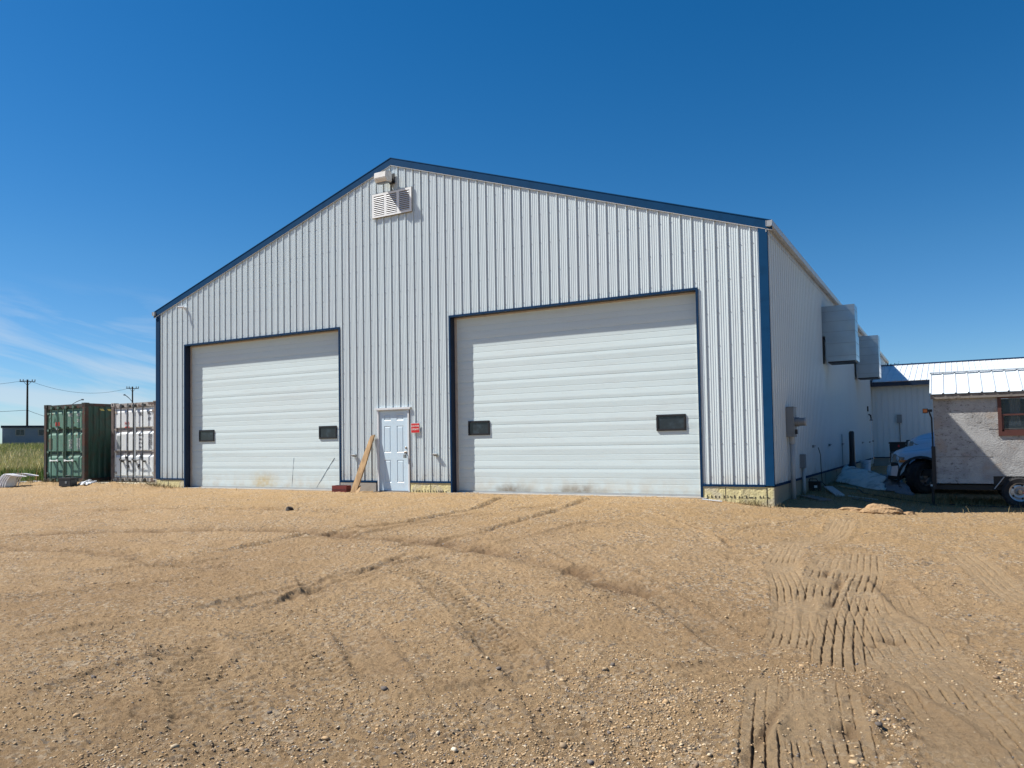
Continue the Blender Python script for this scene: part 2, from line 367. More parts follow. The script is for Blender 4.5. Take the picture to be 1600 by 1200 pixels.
TR = {
'T1':[(1.42,-1.38),(1.5,-3.53),(1.16,-4.48),(1.24,-6.01),(1.58,-7.45),(1.79,-8.55),(1.93,-9.65)],
'T2a':[(1.71,-5.22),(1.78,-6.62),(1.87,-7.65),(2.04,-8.57),(2.21,-9.31)],
'T2b':[(2.05,-4.74),(2.15,-6.04),(2.18,-7.35),(2.22,-8.49),(2.31,-9.47),(2.4,-10.22)],
'T3':[(2.35,-7.1),(2.57,-8.46),(2.80,-9.59),(3.05,-10.5),(3.25,-11.4),(3.4,-12.2)],
'T4a':[(2.0,-10.55),(2.15,-11.36),(2.31,-12.2)],'T4b':[(2.22,-10.6),(2.37,-11.37),(2.52,-12.1)],
'T5':[(2.38,-10.31),(2.51,-11.06),(2.63,-11.79)],
'T6':[(3.13,-4.19),(3.32,-5.26),(3.46,-6.22),(3.63,-7.15)],
'T7':[(2.14,-3.47),(2.41,-3.04),(2.74,-3.14)],'T7b':[(3.49,-2.18),(3.56,-3.22),(3.76,-4.3)],
'T8':[(0.22,-4.04),(0.24,-3.3),(0.73,-2.15),(0.94,0.1)],
'L1':[(-12.21,-8.0),(-9.98,-6.97),(-7.54,-6.22),(-5.76,-6.23),(-4.4,-6.3),(-3.35,-6.46),(-2.0,-6.96),(-1.08,-7.33),(-0.24,-7.97),(0.49,-8.41)],
'L2':[(-5.65,-0.74),(-5.07,-3.02),(-5.31,-4.76),(-5.86,-5.81),(-6.06,-6.92),(-6.51,-8.01)],
'L3':[(-3.61,-0.61),(-3.31,-2.65),(-3.29,-4.66),(-3.6,-6.26),(-3.91,-7.23)],
'L4':[(-3.23,-8.08),(-2.29,-8.56),(-1.55,-9.14),(-0.91,-9.76),(-0.23,-10.43),(0.22,-10.93)],
'L5':[(-3.37,-7.36),(-3.15,-8.67),(-3.06,-9.9),(-3.02,-10.52)],
'L6':[(-2.7,-10.82),(-1.75,-11.26),(-1.0,-11.61),(-0.43,-11.99)],
'L6b':[(-2.77,-11.39),(-1.73,-12.15),(-0.79,-12.71),(-0.22,-13.15)],
'L7':[(-5.94,-11.26),(-5.83,-10.7),(-5.41,-10.11),(-4.77,-9.46)],
'L8':[(0.18,-10.85),(0.8,-11.08),(1.11,-11.15)],'L9':[(-6.92,-10.29),(-6.49,-9.98)],
'L10':[(-1.91,-2.35),(-0.27,-4.02),(0.53,-5.37)],
'L11':[(-14.,-5.),(-10.,-3.9),(-7.,-3.9)],'L12':[(-13.,-9.),(-8.,-8.6),(-5.,-8.9)],
'W1':[(-3.81,-12.36),(-3.38,-10.84),(-3.15,-8.67),(-2.42,-6.21),(-1.75,-2.78)],
'W2':[(-7.41,-10.49),(-5.69,-7.92),(-4.73,-4.41),(-3.53,-1.6)],
'W3':[(-2.7,-8.51),(-0.28,-10.46),(0.88,-11.62),(1.41,-12.41)],
'W4':[(-3.76,-8.88),(-1.24,-10.91),(0.17,-12.22),(0.68,-12.78)],
'W5':[(-1.99,-13.31),(-2.24,-12.03),(-2.22,-10.32),(-2.78,-8.14)],
'W6':[(-1.97,-6.09),(0.17,-8.06),(1.58,-9.81)],
'W7':[(-0.59,-13.43),(-1.73,-12.15),(-2.68,-10.52),(-3.42,-8.35)],
'W8':[(-0.03,-12.33),(0.55,-11.51),(1.38,-10.79),(1.86,-10.24)],
'W9':[(2.32,-10.18),(2.74,-10.7),(3.12,-11.54)],
'W10':[(3.35,-8.78),(2.85,-8.08),(2.37,-6.35)]}
# kind, half width, number of grooves, depth
TK = {'T1':('g',.20,6,.013),'T2a':('g',.19,5,.016),'T2b':('g',.22,6,.016),'T3':('g',.36,9,.011),'T4a':('g',.16,5,.014),'T4b':('g',.15,5,.010),
 'T5':('g',.10,3,.020),'T6':('g',.20,5,.010),'T7':('l',.24,0,.012),'T7b':('l',.24,0,.010),'T8':('r',.05,0,.02),
 'L1':('r',.40,0,.075),'L2':('r',.11,0,.045),'L3':('r',.12,0,.040),'L4':('l',.17,0,.035),'L5':('r',.09,0,.035),'L6':('l',.26,0,.02),
 'L6b':('l',.26,0,.02),'L7':('r',.16,0,.04),'L8':('r',.07,0,.03),'L9':('r',.06,0,.035),'L10':('r',.08,0,.03),'L11':('r',.36,0,.06),'L12':('r',.36,0,.055)}
for k_ in range(1, 11): TK['W%d' % k_] = ('w', .17, 0, .010)
def spline(P, k=6):
    P = np.array(P); P = np.vstack([2*P[0]-P[1], P, 2*P[-1]-P[-2]]); o = []
    for i in range(1, len(P)-2):
        for t in np.linspace(0, 1, k, endpoint=False):
            a, b, c, d = P[i-1:i+3]
            o.append(.5*((2*b)+(-a+c)*t+(2*a-5*b+4*c-d)*t*t+(-a+3*b-3*c+d)*t**3))
    o.append(P[-2]); return np.array(o)
def height(x, y, full=True):
    z = base(x, y)
    d = np.hypot(x-CAMP.x, y-CAMP.y)
    trk = np.zeros_like(z); damp = np.zeros_like(z)
    near = 1-S((d-26)/20)
    z = z + (.07*vnoise(x*.45, y*.45, 1)*S((-y)/3.) + .040*vnoise(x*1.3, y*1.3, 2) + .022*vnoise(x*3.7, y*3.7, 3))*near*np.where(y > -.5, .35, 1.)
    z = z + .09*np.exp(-((y+.75+.25*vnoise(x*.9, x*0, 81))/.38)**2)*S((-x-17.3)/1.5)*(1+1.4*vnoise(x*3.1, y*3.1, 82))
    z = z + .6*vnoise(x*.02, y*.02, 9)*S((d-60)/80)*S((-x-20)/10.)
    if not full: return z, trk, damp
    grit = vnoise(x*2.1, y*2.1, 21); zs0 = z.copy()
    z = z + (.018*vnoise(x*11, y*11, 4)*(.6+1.2*grit) + .017*vnoise(x*24, y*24, 5) + .011*vnoise(x*52, y*52, 6))*near
    for key, P in TR.items():
        kind, hw, n, dep = TK[key]; sp = spline(P)
        lo = sp.min(0)-hw-.4; hi = sp.max(0)+hw+.4
        ids = np.nonzero((x > lo[0]) & (x < hi[0]) & (y > lo[1]) & (y < hi[1]))[0]
        if not len(ids): continue
        X = x[ids]; Y = y[ids]; best = np.full(len(X), 9e9); uu = np.zeros(len(X)); vv = np.zeros(len(X)); acc = 0.
        tot = np.sum(np.hypot(*np.diff(sp, axis=0).T))
        for i in range(len(sp)-1):
            a = sp[i]; b = sp[i+1]; L = np.hypot(*(b-a)); t = (b-a)/L
            px = X-a[0]; py = Y-a[1]; u = px*t[0]+py*t[1]; v = px*t[1]-py*t[0]; uc = np.clip(u, 0, L)
            dd = np.hypot(u-uc, v)
            m = dd < best; best = np.where(m, dd, best); uu = np.where(m, acc+u, uu); vv = np.where(m, v, vv); acc += L
        nse = .35*vnoise(X*9, Y*9, 78); ends = S((uu+.10+nse)/.5)*S((tot+.10-uu+nse)/.5)
        wob = .010*vnoise(uu*1.8, uu*0, 31)+.005*vnoise(uu*9, uu*0, 32)+.007*vnoise(X*34, Y*34, 33)
        vv = vv+wob; av = np.abs(vv)
        brk = S((vnoise(X*2.6, Y*2.6, 41)+.30)/.28)     # tracks break up along the way
        inside = (1-S((av-hw*.8)/(hw*.35)))*ends
        rim = np.exp(-((av-hw*1.12)/(hw*.22+.015))**2)*ends
        if kind == 'g':
            ph = (vv+hw)/(2*hw)*n*2*math.pi
            g = np.clip(np.cos(ph)*4.6-3.4, 0, 1); rag = .35+.65*S((vnoise(X*14, Y*14, 47)+.35*vnoise(X*45, Y*45, 48)+.40)/.45); g = g*rag
            strong = .45+.9*S((vnoise(X*1.7, Y*1.7, 43)+.12)/.3)
            inside = inside*S((vnoise(X*6, Y*6, 77)+.62+.9*ends)/.6); z[ids] = z[ids] - inside*.40*(z[ids]-zs0[ids]) + inside*(-.004 - dep*1.25*g*brk*strong) + .007*rim*(.4+rag)
            trk[ids] = np.maximum(trk[ids], inside*(1-.6*g)); damp[ids] = np.maximum(damp[ids], inside*g*brk*.55*min(1, dep/.02)*strong)
        elif kind == 'w':
            g = np.clip(np.cos(uu*2*math.pi/.085 + av*10)*1.2-.3, 0, 1); q = S((vnoise(X*.9, Y*.9, 71)+.28)/.3)
            z[ids] += inside*q*(-.014-dep*g*brk)+.016*rim*q
            trk[ids] = np.maximum(trk[ids], inside*.35*q); damp[ids] = np.maximum(damp[ids], (inside*.10+rim*.30+inside*g*.22)*q)
        elif kind == 'l':
            ph = uu*2*math.pi/.105 + av*14*np.sign(vv)*.0 + av*16
            g = np.clip(np.cos(ph)*1.3-.2, 0, 1)
            z[ids] += inside*(-.006-dep*g*brk)+.008*rim*brk
            trk[ids] = np.maximum(trk[ids], inside*.3); damp[ids] = np.maximum(damp[ids], inside*g*brk*.35)
        else:
            z[ids] += (-dep*np.exp(-(vv/(hw*.55))**2) + dep*.55*np.exp(-((vv-hw*1.3)/(hw*.6))**2))*ends*(.55+.45*brk)
            rg2 = vnoise(X*7, Y*7, 61)+.6*vnoise(X*17, Y*17, 62)
            z[ids] += .05*np.clip(rg2, -.2, 1)*np.exp(-((vv)/(hw*1.2))**2)*ends*(.5+brk*.5)
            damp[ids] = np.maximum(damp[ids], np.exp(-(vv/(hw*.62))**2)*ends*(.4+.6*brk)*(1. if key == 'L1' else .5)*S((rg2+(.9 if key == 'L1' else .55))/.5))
    # deep ragged gouges in the soft patch by the wheel tracks
    for gx, gy, rx, ry, dp in ((1.98,-6.9,.05,.30,.07),(1.80,-6.4,.04,.22,.05),(2.62,-9.05,.10,.08,.05),(2.52,-9.3,.05,.05,.04),(2.56,-11.35,.05,.14,.07),(2.05,-7.9,.04,.18,.04),(2.16,-11.6,.03,.5,.03)):
        q = ((x-gx+.03*vnoise(y*9, x*3, 7))/rx)**2+((y-gy)/ry)**2; z -= dp*.8*np.exp(-q); z += dp*.45*np.exp(-(((x-gx-rx*1.9)/rx)**2+((y-gy)/ry)**2)); damp = np.maximum(damp, .7*np.exp(-q))
    return z, trk, damp
def gz(x, y, full=False):
    return float(height(np.array([float(x)]), np.array([float(y)]), full)[0][0])

rr = [.4, .8, 1.2, 1.6, 2.0, 2.4]
r = 2.6
while r < 62: rr.append(r); r += min(r*r/2100, .021+max(r-8, 0)*.0045) if r < 24 else r*.012
while r < 5200: rr.append(r); r *= 1.12
rr = np.array(rr)
yawd = math.atan2(fw.y, fw.x)
ang = np.concatenate([np.linspace(-R(37.5), R(37.5), 1500), R(37.5)+np.cumsum(np.geomspace(R(.06), R(12), 90)/1.0*(R(285)/np.sum(np.geomspace(R(.06), R(12), 90))))[:-1]])
ang = ang + yawd
nr, na = len(rr), len(ang)
AA, RR = np.meshgrid(ang, rr)
X = (CAMP.x+RR*np.cos(AA)).ravel(); Y = (CAMP.y+RR*np.sin(AA)).ravel()
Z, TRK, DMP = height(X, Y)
inb = (X > -18.45) & (X < -.25) & (Y > .4) & (Y < 33)
Z = np.where(inb, np.minimum(Z, -.06), Z)
co = np.empty((nr*na+1, 3)); co[:-1, 0] = X; co[:-1, 1] = Y; co[:-1, 2] = Z; co[-1] = (CAMP.x, CAMP.y, gz(CAMP.x, CAMP.y))
i = np.arange(nr-1)[:, None]; j = np.arange(na)[None]; j2 = (j+1) % na
q = np.stack([i*na+j, (i+1)*na+j, (i+1)*na+j2, i*na+j2], -1).reshape(-1, 4)
tri = np.stack([np.full(na, nr*na), np.arange(na), (np.arange(na)+1) % na], -1)
me = bpy.data.meshes.new('ground'); me.vertices.add(len(co)); me.vertices.foreach_set('co', co.ravel())
nl = q.size+tri.size; me.loops.add(nl); me.loops.foreach_set('vertex_index', np.concatenate([q.ravel(), tri.ravel()]).astype(np.int32))
npz = len(q)+len(tri); me.polygons.add(npz)
ls = np.concatenate([np.arange(len(q))*4, len(q)*4+np.arange(len(tri))*3]).astype(np.int32)
me.polygons.foreach_set('loop_start', ls); me.polygons.foreach_set('use_smooth', np.ones(npz, bool))
me.update(calc_edges=True); me.validate()
dist = np.hypot(X-CAMP.x, Y-CAMP.y)
fld = S((-X-23.6+.5*vnoise(Y*.7, X*.7, 5))/1.5)*S((Y+.9+1.2*vnoise(X*.9, Y*.2, 6))/1.2); fld = np.maximum(fld, S((dist-60)/20))
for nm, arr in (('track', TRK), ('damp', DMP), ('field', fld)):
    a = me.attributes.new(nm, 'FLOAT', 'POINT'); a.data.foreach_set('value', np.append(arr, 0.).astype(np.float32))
me.materials.append(gm.m)
g = bpy.data.objects.new('ground', me); COL.objects.link(g)
tag(g, 'sandy gravel yard with tyre tracks', kind='structure')

# loose stones on the yard (uncountable)
def stones(name, n, rmin, rmax, smin, smax, seed, label, dark=.25):
    rg = np.random.default_rng(seed)
    r_ = 1/(1/rmax+(1/rmin-1/rmax)*rg.random(n*3)); a_ = yawd+(rg.random(n*3)-.5)*R(92)
    x = CAMP.x+r_*np.cos(a_); y = CAMP.y+r_*np.sin(a_)
    keep = (y < -.15) | ((x > .3) & (y < 9)); cl = vnoise(x*.8, y*.8, 51)+.7*vnoise(x*2.5, y*2.5, 52)
    keep &= rg.random(n*3) < np.clip(.42+cl*1.5, .12, 1)
    x = x[keep][:n]; y = y[keep][:n]; n = len(x)
    z, tk, dm = height(x, y)
    k2 = (tk < .35) | (rg.random(n) < .12); x, y, z = x[k2], y[k2], z[k2]; n = len(x)
    t_ = (1+5**.5)/2
    ic = np.array([(-1,t_,0),(1,t_,0),(-1,-t_,0),(1,-t_,0),(0,-1,t_),(0,1,t_),(0,-1,-t_),(0,1,-t_),(t_,0,-1),(t_,0,1),(-t_,0,-1),(-t_,0,1)])/1.9
    fc = np.array([(0,11,5),(0,5,1),(0,1,7),(0,7,10),(0,10,11),(1,5,9),(5,11,4),(11,10,2),(10,7,6),(7,1,8),(3,9,4),(3,4,2),(3,2,6),(3,6,8),(3,8,9),(4,9,5),(2,4,11),(6,2,10),(8,6,7),(9,8,1)])
    s = smin*(smax/smin)**(rg.random(n)**2.0)
    V = ic[None]*(1+.35*(rg.random((n,12,1))-.5)*2)
    V = V*np.stack([.8+.7*rg.random(n), .8+.5*rg.random(n), .45+.35*rg.random(n)], -1)[:, None]
    th = rg.random(n)*6.28; cs, sn = np.cos(th)[:,None], np.sin(th)[:,None]
    W = np.stack([V[...,0]*cs-V[...,1]*sn, V[...,0]*sn+V[...,1]*cs, V[...,2]], -1)*s[:,None,None]
    W += np.stack([x, y, z+s*.22], -1)[:, None]
    me = bpy.data.meshes.new(name); me.vertices.add(n*12); me.vertices.foreach_set('co', W.ravel())
    F = (fc[None]+np.arange(n)[:,None,None]*12).reshape(-1)
    me.loops.add(len(F)); me.loops.foreach_set('vertex_index', F.astype(np.int32)); me.polygons.add(n*20)
    me.polygons.foreach_set('loop_start', (np.arange(n*20)*3).astype(np.int32)); me.update(calc_edges=True)
    pal = np.array([(.42,.30,.17),(.47,.37,.24),(.36,.24,.125),(.28,.20,.12),(.54,.46,.34),(.40,.26,.13),(.12,.10,.085),(.18,.16,.145),(.22,.15,.09)])
    pr = np.array([.24,.16,.2,.12,.04,.17]+[dark*.22,dark*.18,dark*.5]); pr /= pr.sum()
    ci = rg.choice(len(pal), n, p=pr); c = pal[ci]*(.8+.4*rg.random((n,1)))
    ca = me.attributes.new('tint', 'FLOAT_COLOR', 'POINT')
    ca.data.foreach_set('color', np.repeat(np.concatenate([c, np.ones((n,1))], 1), 12, 0).astype(np.float32).ravel())
    me.materials.append(stonem.m); o = bpy.data.objects.new(name, me); COL.objects.link(o)
    return tag(o, label, kind='stuff')
stones('gravel', 70000, 3.0, 19., .003, .0095, 1, 'small tan and grey stones scattered over the sandy yard')
stones('pebbles', 600, 3.2, 17., .009, .023, 2, 'larger loose pebbles lying on the sandy yard', .5)

# ------------------------------------------------------------------ the metal shop building
W_, L_ = 18.65, 33.4
SP = .2385
AP = 8.56; EV = 5.50
def roofz(x): return AP-(AP-EV)*abs(x+W_/2)/(W_/2)
def rib_profile(u0, u1, phase):
    pts = {}
    k0 = math.floor((u0-phase)/SP)-1; k1 = math.ceil((u1-phase)/SP)+1
    L = []
    for k in range(k0, k1+1):
        c = phase+k*SP
        L += [(c-.018,0),(c-.011,.021),(c+.009,.021),(c+.013,-.016),(c+.046,-.016),(c+.050,0)]
        for mc in (SP*.36, SP*.56, SP*.76): L += [(c+mc-.010,0),(c+mc-.005,.006),(c+mc+.005,.006),(c+mc+.009,0)]
    L = [(a, b+.017) for a, b in L]; us = np.array([a for a, b in L]); ds = np.array([b for a, b in L])
    o = [(u0, float(np.interp(u0, us, ds)))]+[(a, b) for a, b in L if u0+1e-4 < a < u1-1e-4]+[(u1, float(np.interp(u1, us, ds)))]
    return o, us, ds
def siding_mesh(mb, u0, u1, phase, z0, ztop, openings, place, m=0, extra=()):
    prof, us, ds = rib_profile(u0, u1, phase)
    for e in list(extra)+[o[0] for o in openings]+[o[1] for o in openings]:
        if u0 < e < u1 and all(abs(e-p[0]) > 1e-4 for p in prof): prof.append((e, float(np.interp(e, us, ds))))
    prof.sort()
    for (a, da), (b, db) in zip(prof, prof[1:]):
        mid = (a+b)/2; cuts = []
        for oa, ob, oz0, oz1 in openings:
            if oa < mid < ob: cuts.append((oz0, oz1))
        if not cuts: mb.quad(place(a,da,z0), place(b,db,z0), place(b,db,ztop(b)), place(a,da,ztop(a)), m)
        else:
            c0, c1 = cuts[0]
            if c0 > z0+.01: mb.quad(place(a,da,z0), place(b,db,z0), place(b,db,c0), place(a,da,c0), m)
            mb.quad(place(a,da,c1), place(b,db,c1), place(b,db,ztop(b)), place(a,da,ztop(a)), m)
GD = [(-7.60, -1.39, 0, 4.33), (-17.36, -11.10, 0, 4.36)]
MD = (-9.86, -8.84, 0, 2.10)
B = thing('metal_shop_building', 'large white ribbed metal shop building with blue trim and two overhead doors', 'building')
opn = [(GD[0][0]+.03, GD[0][1]-.03, 0, GD[0][3]-.03), (GD[1][0]+.03, GD[1][1]-.03, 0, GD[1][3]-.03), (MD[0]+.02, MD[1]-.02, 0, MD[3]-.02)]
mb = MB()
fp = lambda u, d, z: (u, -d+.014, z)
siding_mesh(mb, -W_, 0, -.31, .26, lambda u: roofz(u)-.10, opn, fp, 0, extra=(-W_/2,))
k = 0
for row in range(12):
    zz = .42+row*.67
    for kk in range(-78, 1):
        u = -.31+kk*SP+.05
        if u < -W_+.1 or zz > roofz(u)-.3 or any(a-.05 < u < b+.05 and zz < t+.1 for a, b, _, t in opn): continue
        z_ = zz+random.uniform(-.008, .008)
        mb.box(u-.006, u+.006, -.012, -.001, z_-.006, z_+.006, 1)
mb.build('front_siding', [siding, screw], B)
mb = MB(); sp_ = lambda u, d, z: (d-.014, -u, z)
siding_mesh(mb, -L_, 0, -.21, .26, lambda u: EV-.06, [(-22.45, -21.55, 0, 2.08)], sp_, 0)
for row in range(8):
    zz = .42+row*.67
    for kk in range(0, 60):
        u = .21+kk*SP+.05
        if 21.4 < u < 22.6: continue
        mb.box(.001, .012, u-.006, u+.006, zz-.006, zz+.006, 1)
mb.build('side_siding', [siding, screw], B)
mb = MB()
siding_mesh(mb, 0, L_, .21, .26, lambda u: EV-.06, [], lambda u, d, z: (-W_-d, u, z), 0)
siding_mesh(mb, -W_, 0, -.31, .26, lambda u: roofz(u)-.1, [], lambda u, d, z: (u, L_+d, z), 0, extra=(-W_/2,))
mb.build('rear_siding', [siding], B)

# roof, rake fascia, gutters
mb = MB()
for sgn in (1, -1):
    xm = -W_/2; xe = xm+sgn*(W_/2+.10); ze = roofz(0)-(AP-EV)/(W_/2)*.10
    mb.add([(xm,-.035,AP-.02),(xe,-.035,ze-.02),(xe,L_+.1,ze-.02),(xm,L_+.1,AP-.02),(xm,-.035,AP-.07),(xe,-.035,ze-.07),(xe,L_+.1,ze-.07),(xm,L_+.1,AP-.07)],
           [(0,1,2,3),(7,6,5,4),(0,4,5,1),(1,5,6,2),(2,6,7,3)])
mb.build('roof', roofw, B)
slope = (AP-EV)/(W_/2)
for sgn in (1, -1):
    xm = -W_/2; xe = xm+sgn*(W_/2+.13); ze = AP-slope*(W_/2+.13)
    mb = MB(); mb.prism([(xm,AP+.03),(xe,ze+.03),(xe,ze-.145),(xm,AP-.145)], -.044, -.031)
    mb.prism([(xm,AP-.146),(xe,ze-.146),(xe,ze-.160),(xm,AP-.160)], -.040, -.0285, m=1)
    mb.prism([(xm,AP+.048),(xe,ze+.048),(xe,ze+.031),(xm,AP+.031)], -.052, .10)
    mb.build('rake_trim', [blue, whitep], B)
for sgn, x0 in ((1, .02), (-1, -W_-.02)):
    mb = MB(); P = [(0,0),(0,-.11),(.07,-.13),(.115,-.11),(.125,-.02),(.125,.0),(.115,-.003),(.107,-.10),(.065,-.118),(.008,-.10),(.008,0)]
    mb.prism([(x0+sgn*a, EV-.005+b) for a, b in P], -.10, L_+.05)
    mb.quad((x0+sgn*.004,-.095,EV-.01),(x0+sgn*.004,-.095,EV-.12),(x0+sgn*.11,-.095,EV-.11),(x0+sgn*.12,-.095,EV-.01))
    mb.box(min(x0-sgn*.0, x0-sgn*.02), max(x0-sgn*.0, x0-sgn*.02)+.001, -.04, L_, EV-.22, EV-.10)
    if sgn > 0:
        mb.tube([(x0+.07,L_-.1,EV-.10),(x0+.07,L_-.1,EV-.26),(x0+.02,L_-.1,EV-.36),(x0+.05,L_-.1,EV-.5),(x0+.05,L_-.1,.4)], .04, 8, 1)
    mb.build('gutter', [gut, bluedk], B)
# trims
mb = MB(); mb.box(-.145,.028,-.036,.0,.24,5.42); mb.box(.0,.028,.0,.045,.24,5.42); mb.box(-.143,-.0,-.038,-.0361,3.35,3.357)
mb.build('corner_trim', blue, B)
mb = MB(); mb.box(-W_-.035,-W_+.15,-.036,.0,.24,5.42); mb.box(-W_-.036,-W_,.0,.10,.24,5.42); mb.build('corner_trim', bluef, B)
mb = MB()
for a, b in ((-W_+.15, GD[1][0]-.0), (GD[1][1], MD[0]-.02), (MD[1]+.02, GD[0][0]), (GD[0][1], -.145)):
    mb.box(a+.002, b-.002, -.038, -.0, .215, .262)
mb.box(.0,.038,.10,22.6,.215,.262)
mb.each('base_trim', bluef, B)
# foundations
mb = MB()
random.seed(3)
def foamband(mb, a, b, axis, zb, zt=.214, th=.022, m=0):
    n = max(2, int((b-a)/.06)); vs = []
    for i_ in range(n+1):
        u = a+(b-a)*i_/n; o_ = random.uniform(-.006, .006)
        zlow = zb-.25
        for z_ in (zlow, zb+.02+random.uniform(-.02,.03), (zb+zt)/2, zt):
            d = th+random.uniform(-.004, .004)
            vs.append((u, -d, z_) if axis == 'x' else (d, u, z_))
    fs = [(i_*4+j_, (i_+1)*4+j_, (i_+1)*4+j_+1, i_*4+j_+1) for i_ in range(n) for j_ in range(3)]
    mb.add(vs, fs, m)
rg = random.Random(5)
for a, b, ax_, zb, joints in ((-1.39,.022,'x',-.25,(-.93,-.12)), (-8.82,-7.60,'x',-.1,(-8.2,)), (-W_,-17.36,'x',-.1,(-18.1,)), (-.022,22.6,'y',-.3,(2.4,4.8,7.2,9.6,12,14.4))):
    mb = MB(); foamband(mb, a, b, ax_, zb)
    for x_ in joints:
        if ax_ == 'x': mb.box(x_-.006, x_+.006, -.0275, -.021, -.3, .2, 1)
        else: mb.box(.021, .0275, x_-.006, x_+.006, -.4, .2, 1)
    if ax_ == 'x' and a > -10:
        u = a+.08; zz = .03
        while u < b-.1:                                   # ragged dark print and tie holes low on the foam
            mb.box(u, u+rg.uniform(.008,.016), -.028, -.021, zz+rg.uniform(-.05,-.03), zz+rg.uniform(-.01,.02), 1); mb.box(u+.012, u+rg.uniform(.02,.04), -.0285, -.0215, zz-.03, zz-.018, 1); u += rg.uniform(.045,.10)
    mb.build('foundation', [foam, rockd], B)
mb = MB(); mb.box(-11.10,-9.90,-.05,.1,-.3,.20)
for a, b in ((-W_,-17.5),(-10.9,-10.0),(-8.7,-7.7),(-1.2,0)): mb.box(a,b,.12,.3,-.3,.24)
mb.box(-7.7,-1.3,-.10,.5,-.2,-.012); mb.box(-17.45,-11.0,-.10,.5,-.2,-.012)
mb.box(-9.95,-8.8,-.13,.3,-.2,-.014); mb.each('foundation', conc, B)

DEP = .19
def overhead(k_):
    x0, x1, _, zt = GD[k_]
    # blue frame: faces and deep returns
    mb = MB(); fw_ = .048
    mb.box(x0, x0+fw_, -.036, -.02, -.01, zt); mb.box(x1-fw_, x1, -.036, -.02, -.01, zt); mb.box(x0+fw_, x1-fw_, -.036, -.02, zt-fw_, zt)
    mb.box(x0+.01, x0+fw_, -.0195, DEP-.03, -.02, zt-.01, 1); mb.box(x1-fw_, x1-.01, -.0195, DEP-.03, -.02, zt-.01, 1); mb.box(x0+fw_, x1-fw_, -.0195, DEP-.03, zt-fw_, zt-.01, 1)
    mb.box(x0+fw_+.0, x0+fw_+.055, DEP-.029, DEP+.05, -.02, zt-fw_-.001, 2); mb.box(x1-fw_-.055, x1-fw_, DEP-.029, DEP+.05, -.02, zt-fw_-.001, 2)
    mb.box(x0+fw_+.055, x1-fw_-.055, DEP-.029, DEP+.05, zt-fw_-.035, zt-fw_-.001, 2)
    mb.build('door_frame', [bluef, bluedk, tanj], B)
    a, b = x0+fw_+.055, x1-fw_-.055; top = zt-fw_-.035
    mb = MB(); sec = (top-.03)/8; prof = [(.03, 0)]
    for s_i in range(8):
        z_ = .03+s_i*sec
        if s_i: prof += [(z_-.008, 0), (z_-.003, .007), (z_+.003, .007), (z_+.008, 0)]
        for fr, dp in ((.13,-.006),(.16,-.006),(.37,0.),(.62,0.),(.84,-.006),(.87,-.006)):
            zc = z_+sec*fr
            if dp: prof += [(zc, -.0034)]
            else: prof += [(zc-.007, 0), (zc, .0055), (zc+.007, 0)]
    prof.append((top, 0)); prof.sort()
    nx = 30; vs = []
    for i_ in range(nx+1):
        u = a+(b-a)*i_/nx
        for z_, d in prof: vs.append((u, DEP+d+.0022*math.sin(u*1.3+z_*2+k_)*math.sin(z_*3.1+k_), z_))
    n = len(prof)
    mb.add(vs, [(i_*n+j_, (i_+1)*n+j_, (i_+1)*n+j_+1, i_*n+j_+1) for i_ in range(nx) for j_ in range(n-1)])
    mb.box(a, b, DEP-.02, DEP+.03, -.012, .026, 1)
    if k_ == 1:                                     # dents and a crease
        mb.tube([(-11.52, DEP-.004, .86), (-11.85, DEP-.006, .46), (-12.18, DEP-.004, .04)], .0065, 5)
        mb.tube([(-13.02, DEP-.003, .86), (-13.06, DEP-.005, .45), (-13.10, DEP-.003, .05)], .004, 5)
    D = mb.build('overhead_door', [door, pvc], B)
    ws = ((-7.2,-6.59),(-2.42,-1.77)) if k_ == 0 else ((-16.93,-16.26),(-12.06,-11.42))
    for wa, wb in ws:
        za, zb_ = 1.375, 1.725
        m2 = MB(); t_ = .045
        m2.box(wa,wb,DEP-.03,DEP+.01,za,za+t_); m2.box(wa,wb,DEP-.03,DEP+.01,zb_-t_,zb_); m2.box(wa,wa+t_,DEP-.03,DEP+.01,za+t_,zb_-t_); m2.box(wb-t_,wb,DEP-.03,DEP+.01,za+t_,zb_-t_)
        m2.build('window_frame', black, D, bevel=.008)
        m2 = MB(); m2.box(wa+t_,wb-t_,DEP-.012,DEP-.005,za+t_,zb_-t_); m2.build('window_pane', glassdk, D)
    D['label'] = 'right overhead door with sooty smudges at its foot' if k_ == 0 else 'left overhead door with a yellow stain and a diagonal crease'
overhead(0); overhead(1)

# man door
x0, x1, _, zt = MD
mb = MB(); mb.box(x0,x0+.045,-.030,.10,-.01,zt-.0); mb.box(x1-.045,x1,-.030,.10,-.01,zt); mb.box(x0+.045,x1-.045,-.030,.10,zt-.045,zt)
mb.box(x0-.05,x1+.06,-.062,-.0,zt+.015,zt+.03); mb.box(x0-.05,x1+.06,-.066,-.060,zt-.02,zt+.03); mb.box(x1-.0,x1+.014,-.028,-.0,0,zt-.05,1)
mb.box(x0+.045,x1-.045,-.05,.08,-.012,.008,1)
mb.build('entry_door_frame', [whitep, soff], B)
mb = MB(); a, b = x0+.048, x1-.048; w_ = b-a
panels = []
for cx in (.28, .72):
    for z0_, z1_ in ((.215,.79),(.98,1.66),(1.80,1.95)): panels.append((a+w_*(cx-.115), a+w_*(cx+.115), z0_, z1_))
xs = sorted({a, b}|{p[0] for p in panels}|{p[1] for p in panels}); zs = sorted({.01, zt-.05}|{p[2] for p in panels}|{p[3] for p in panels})
yd = .006
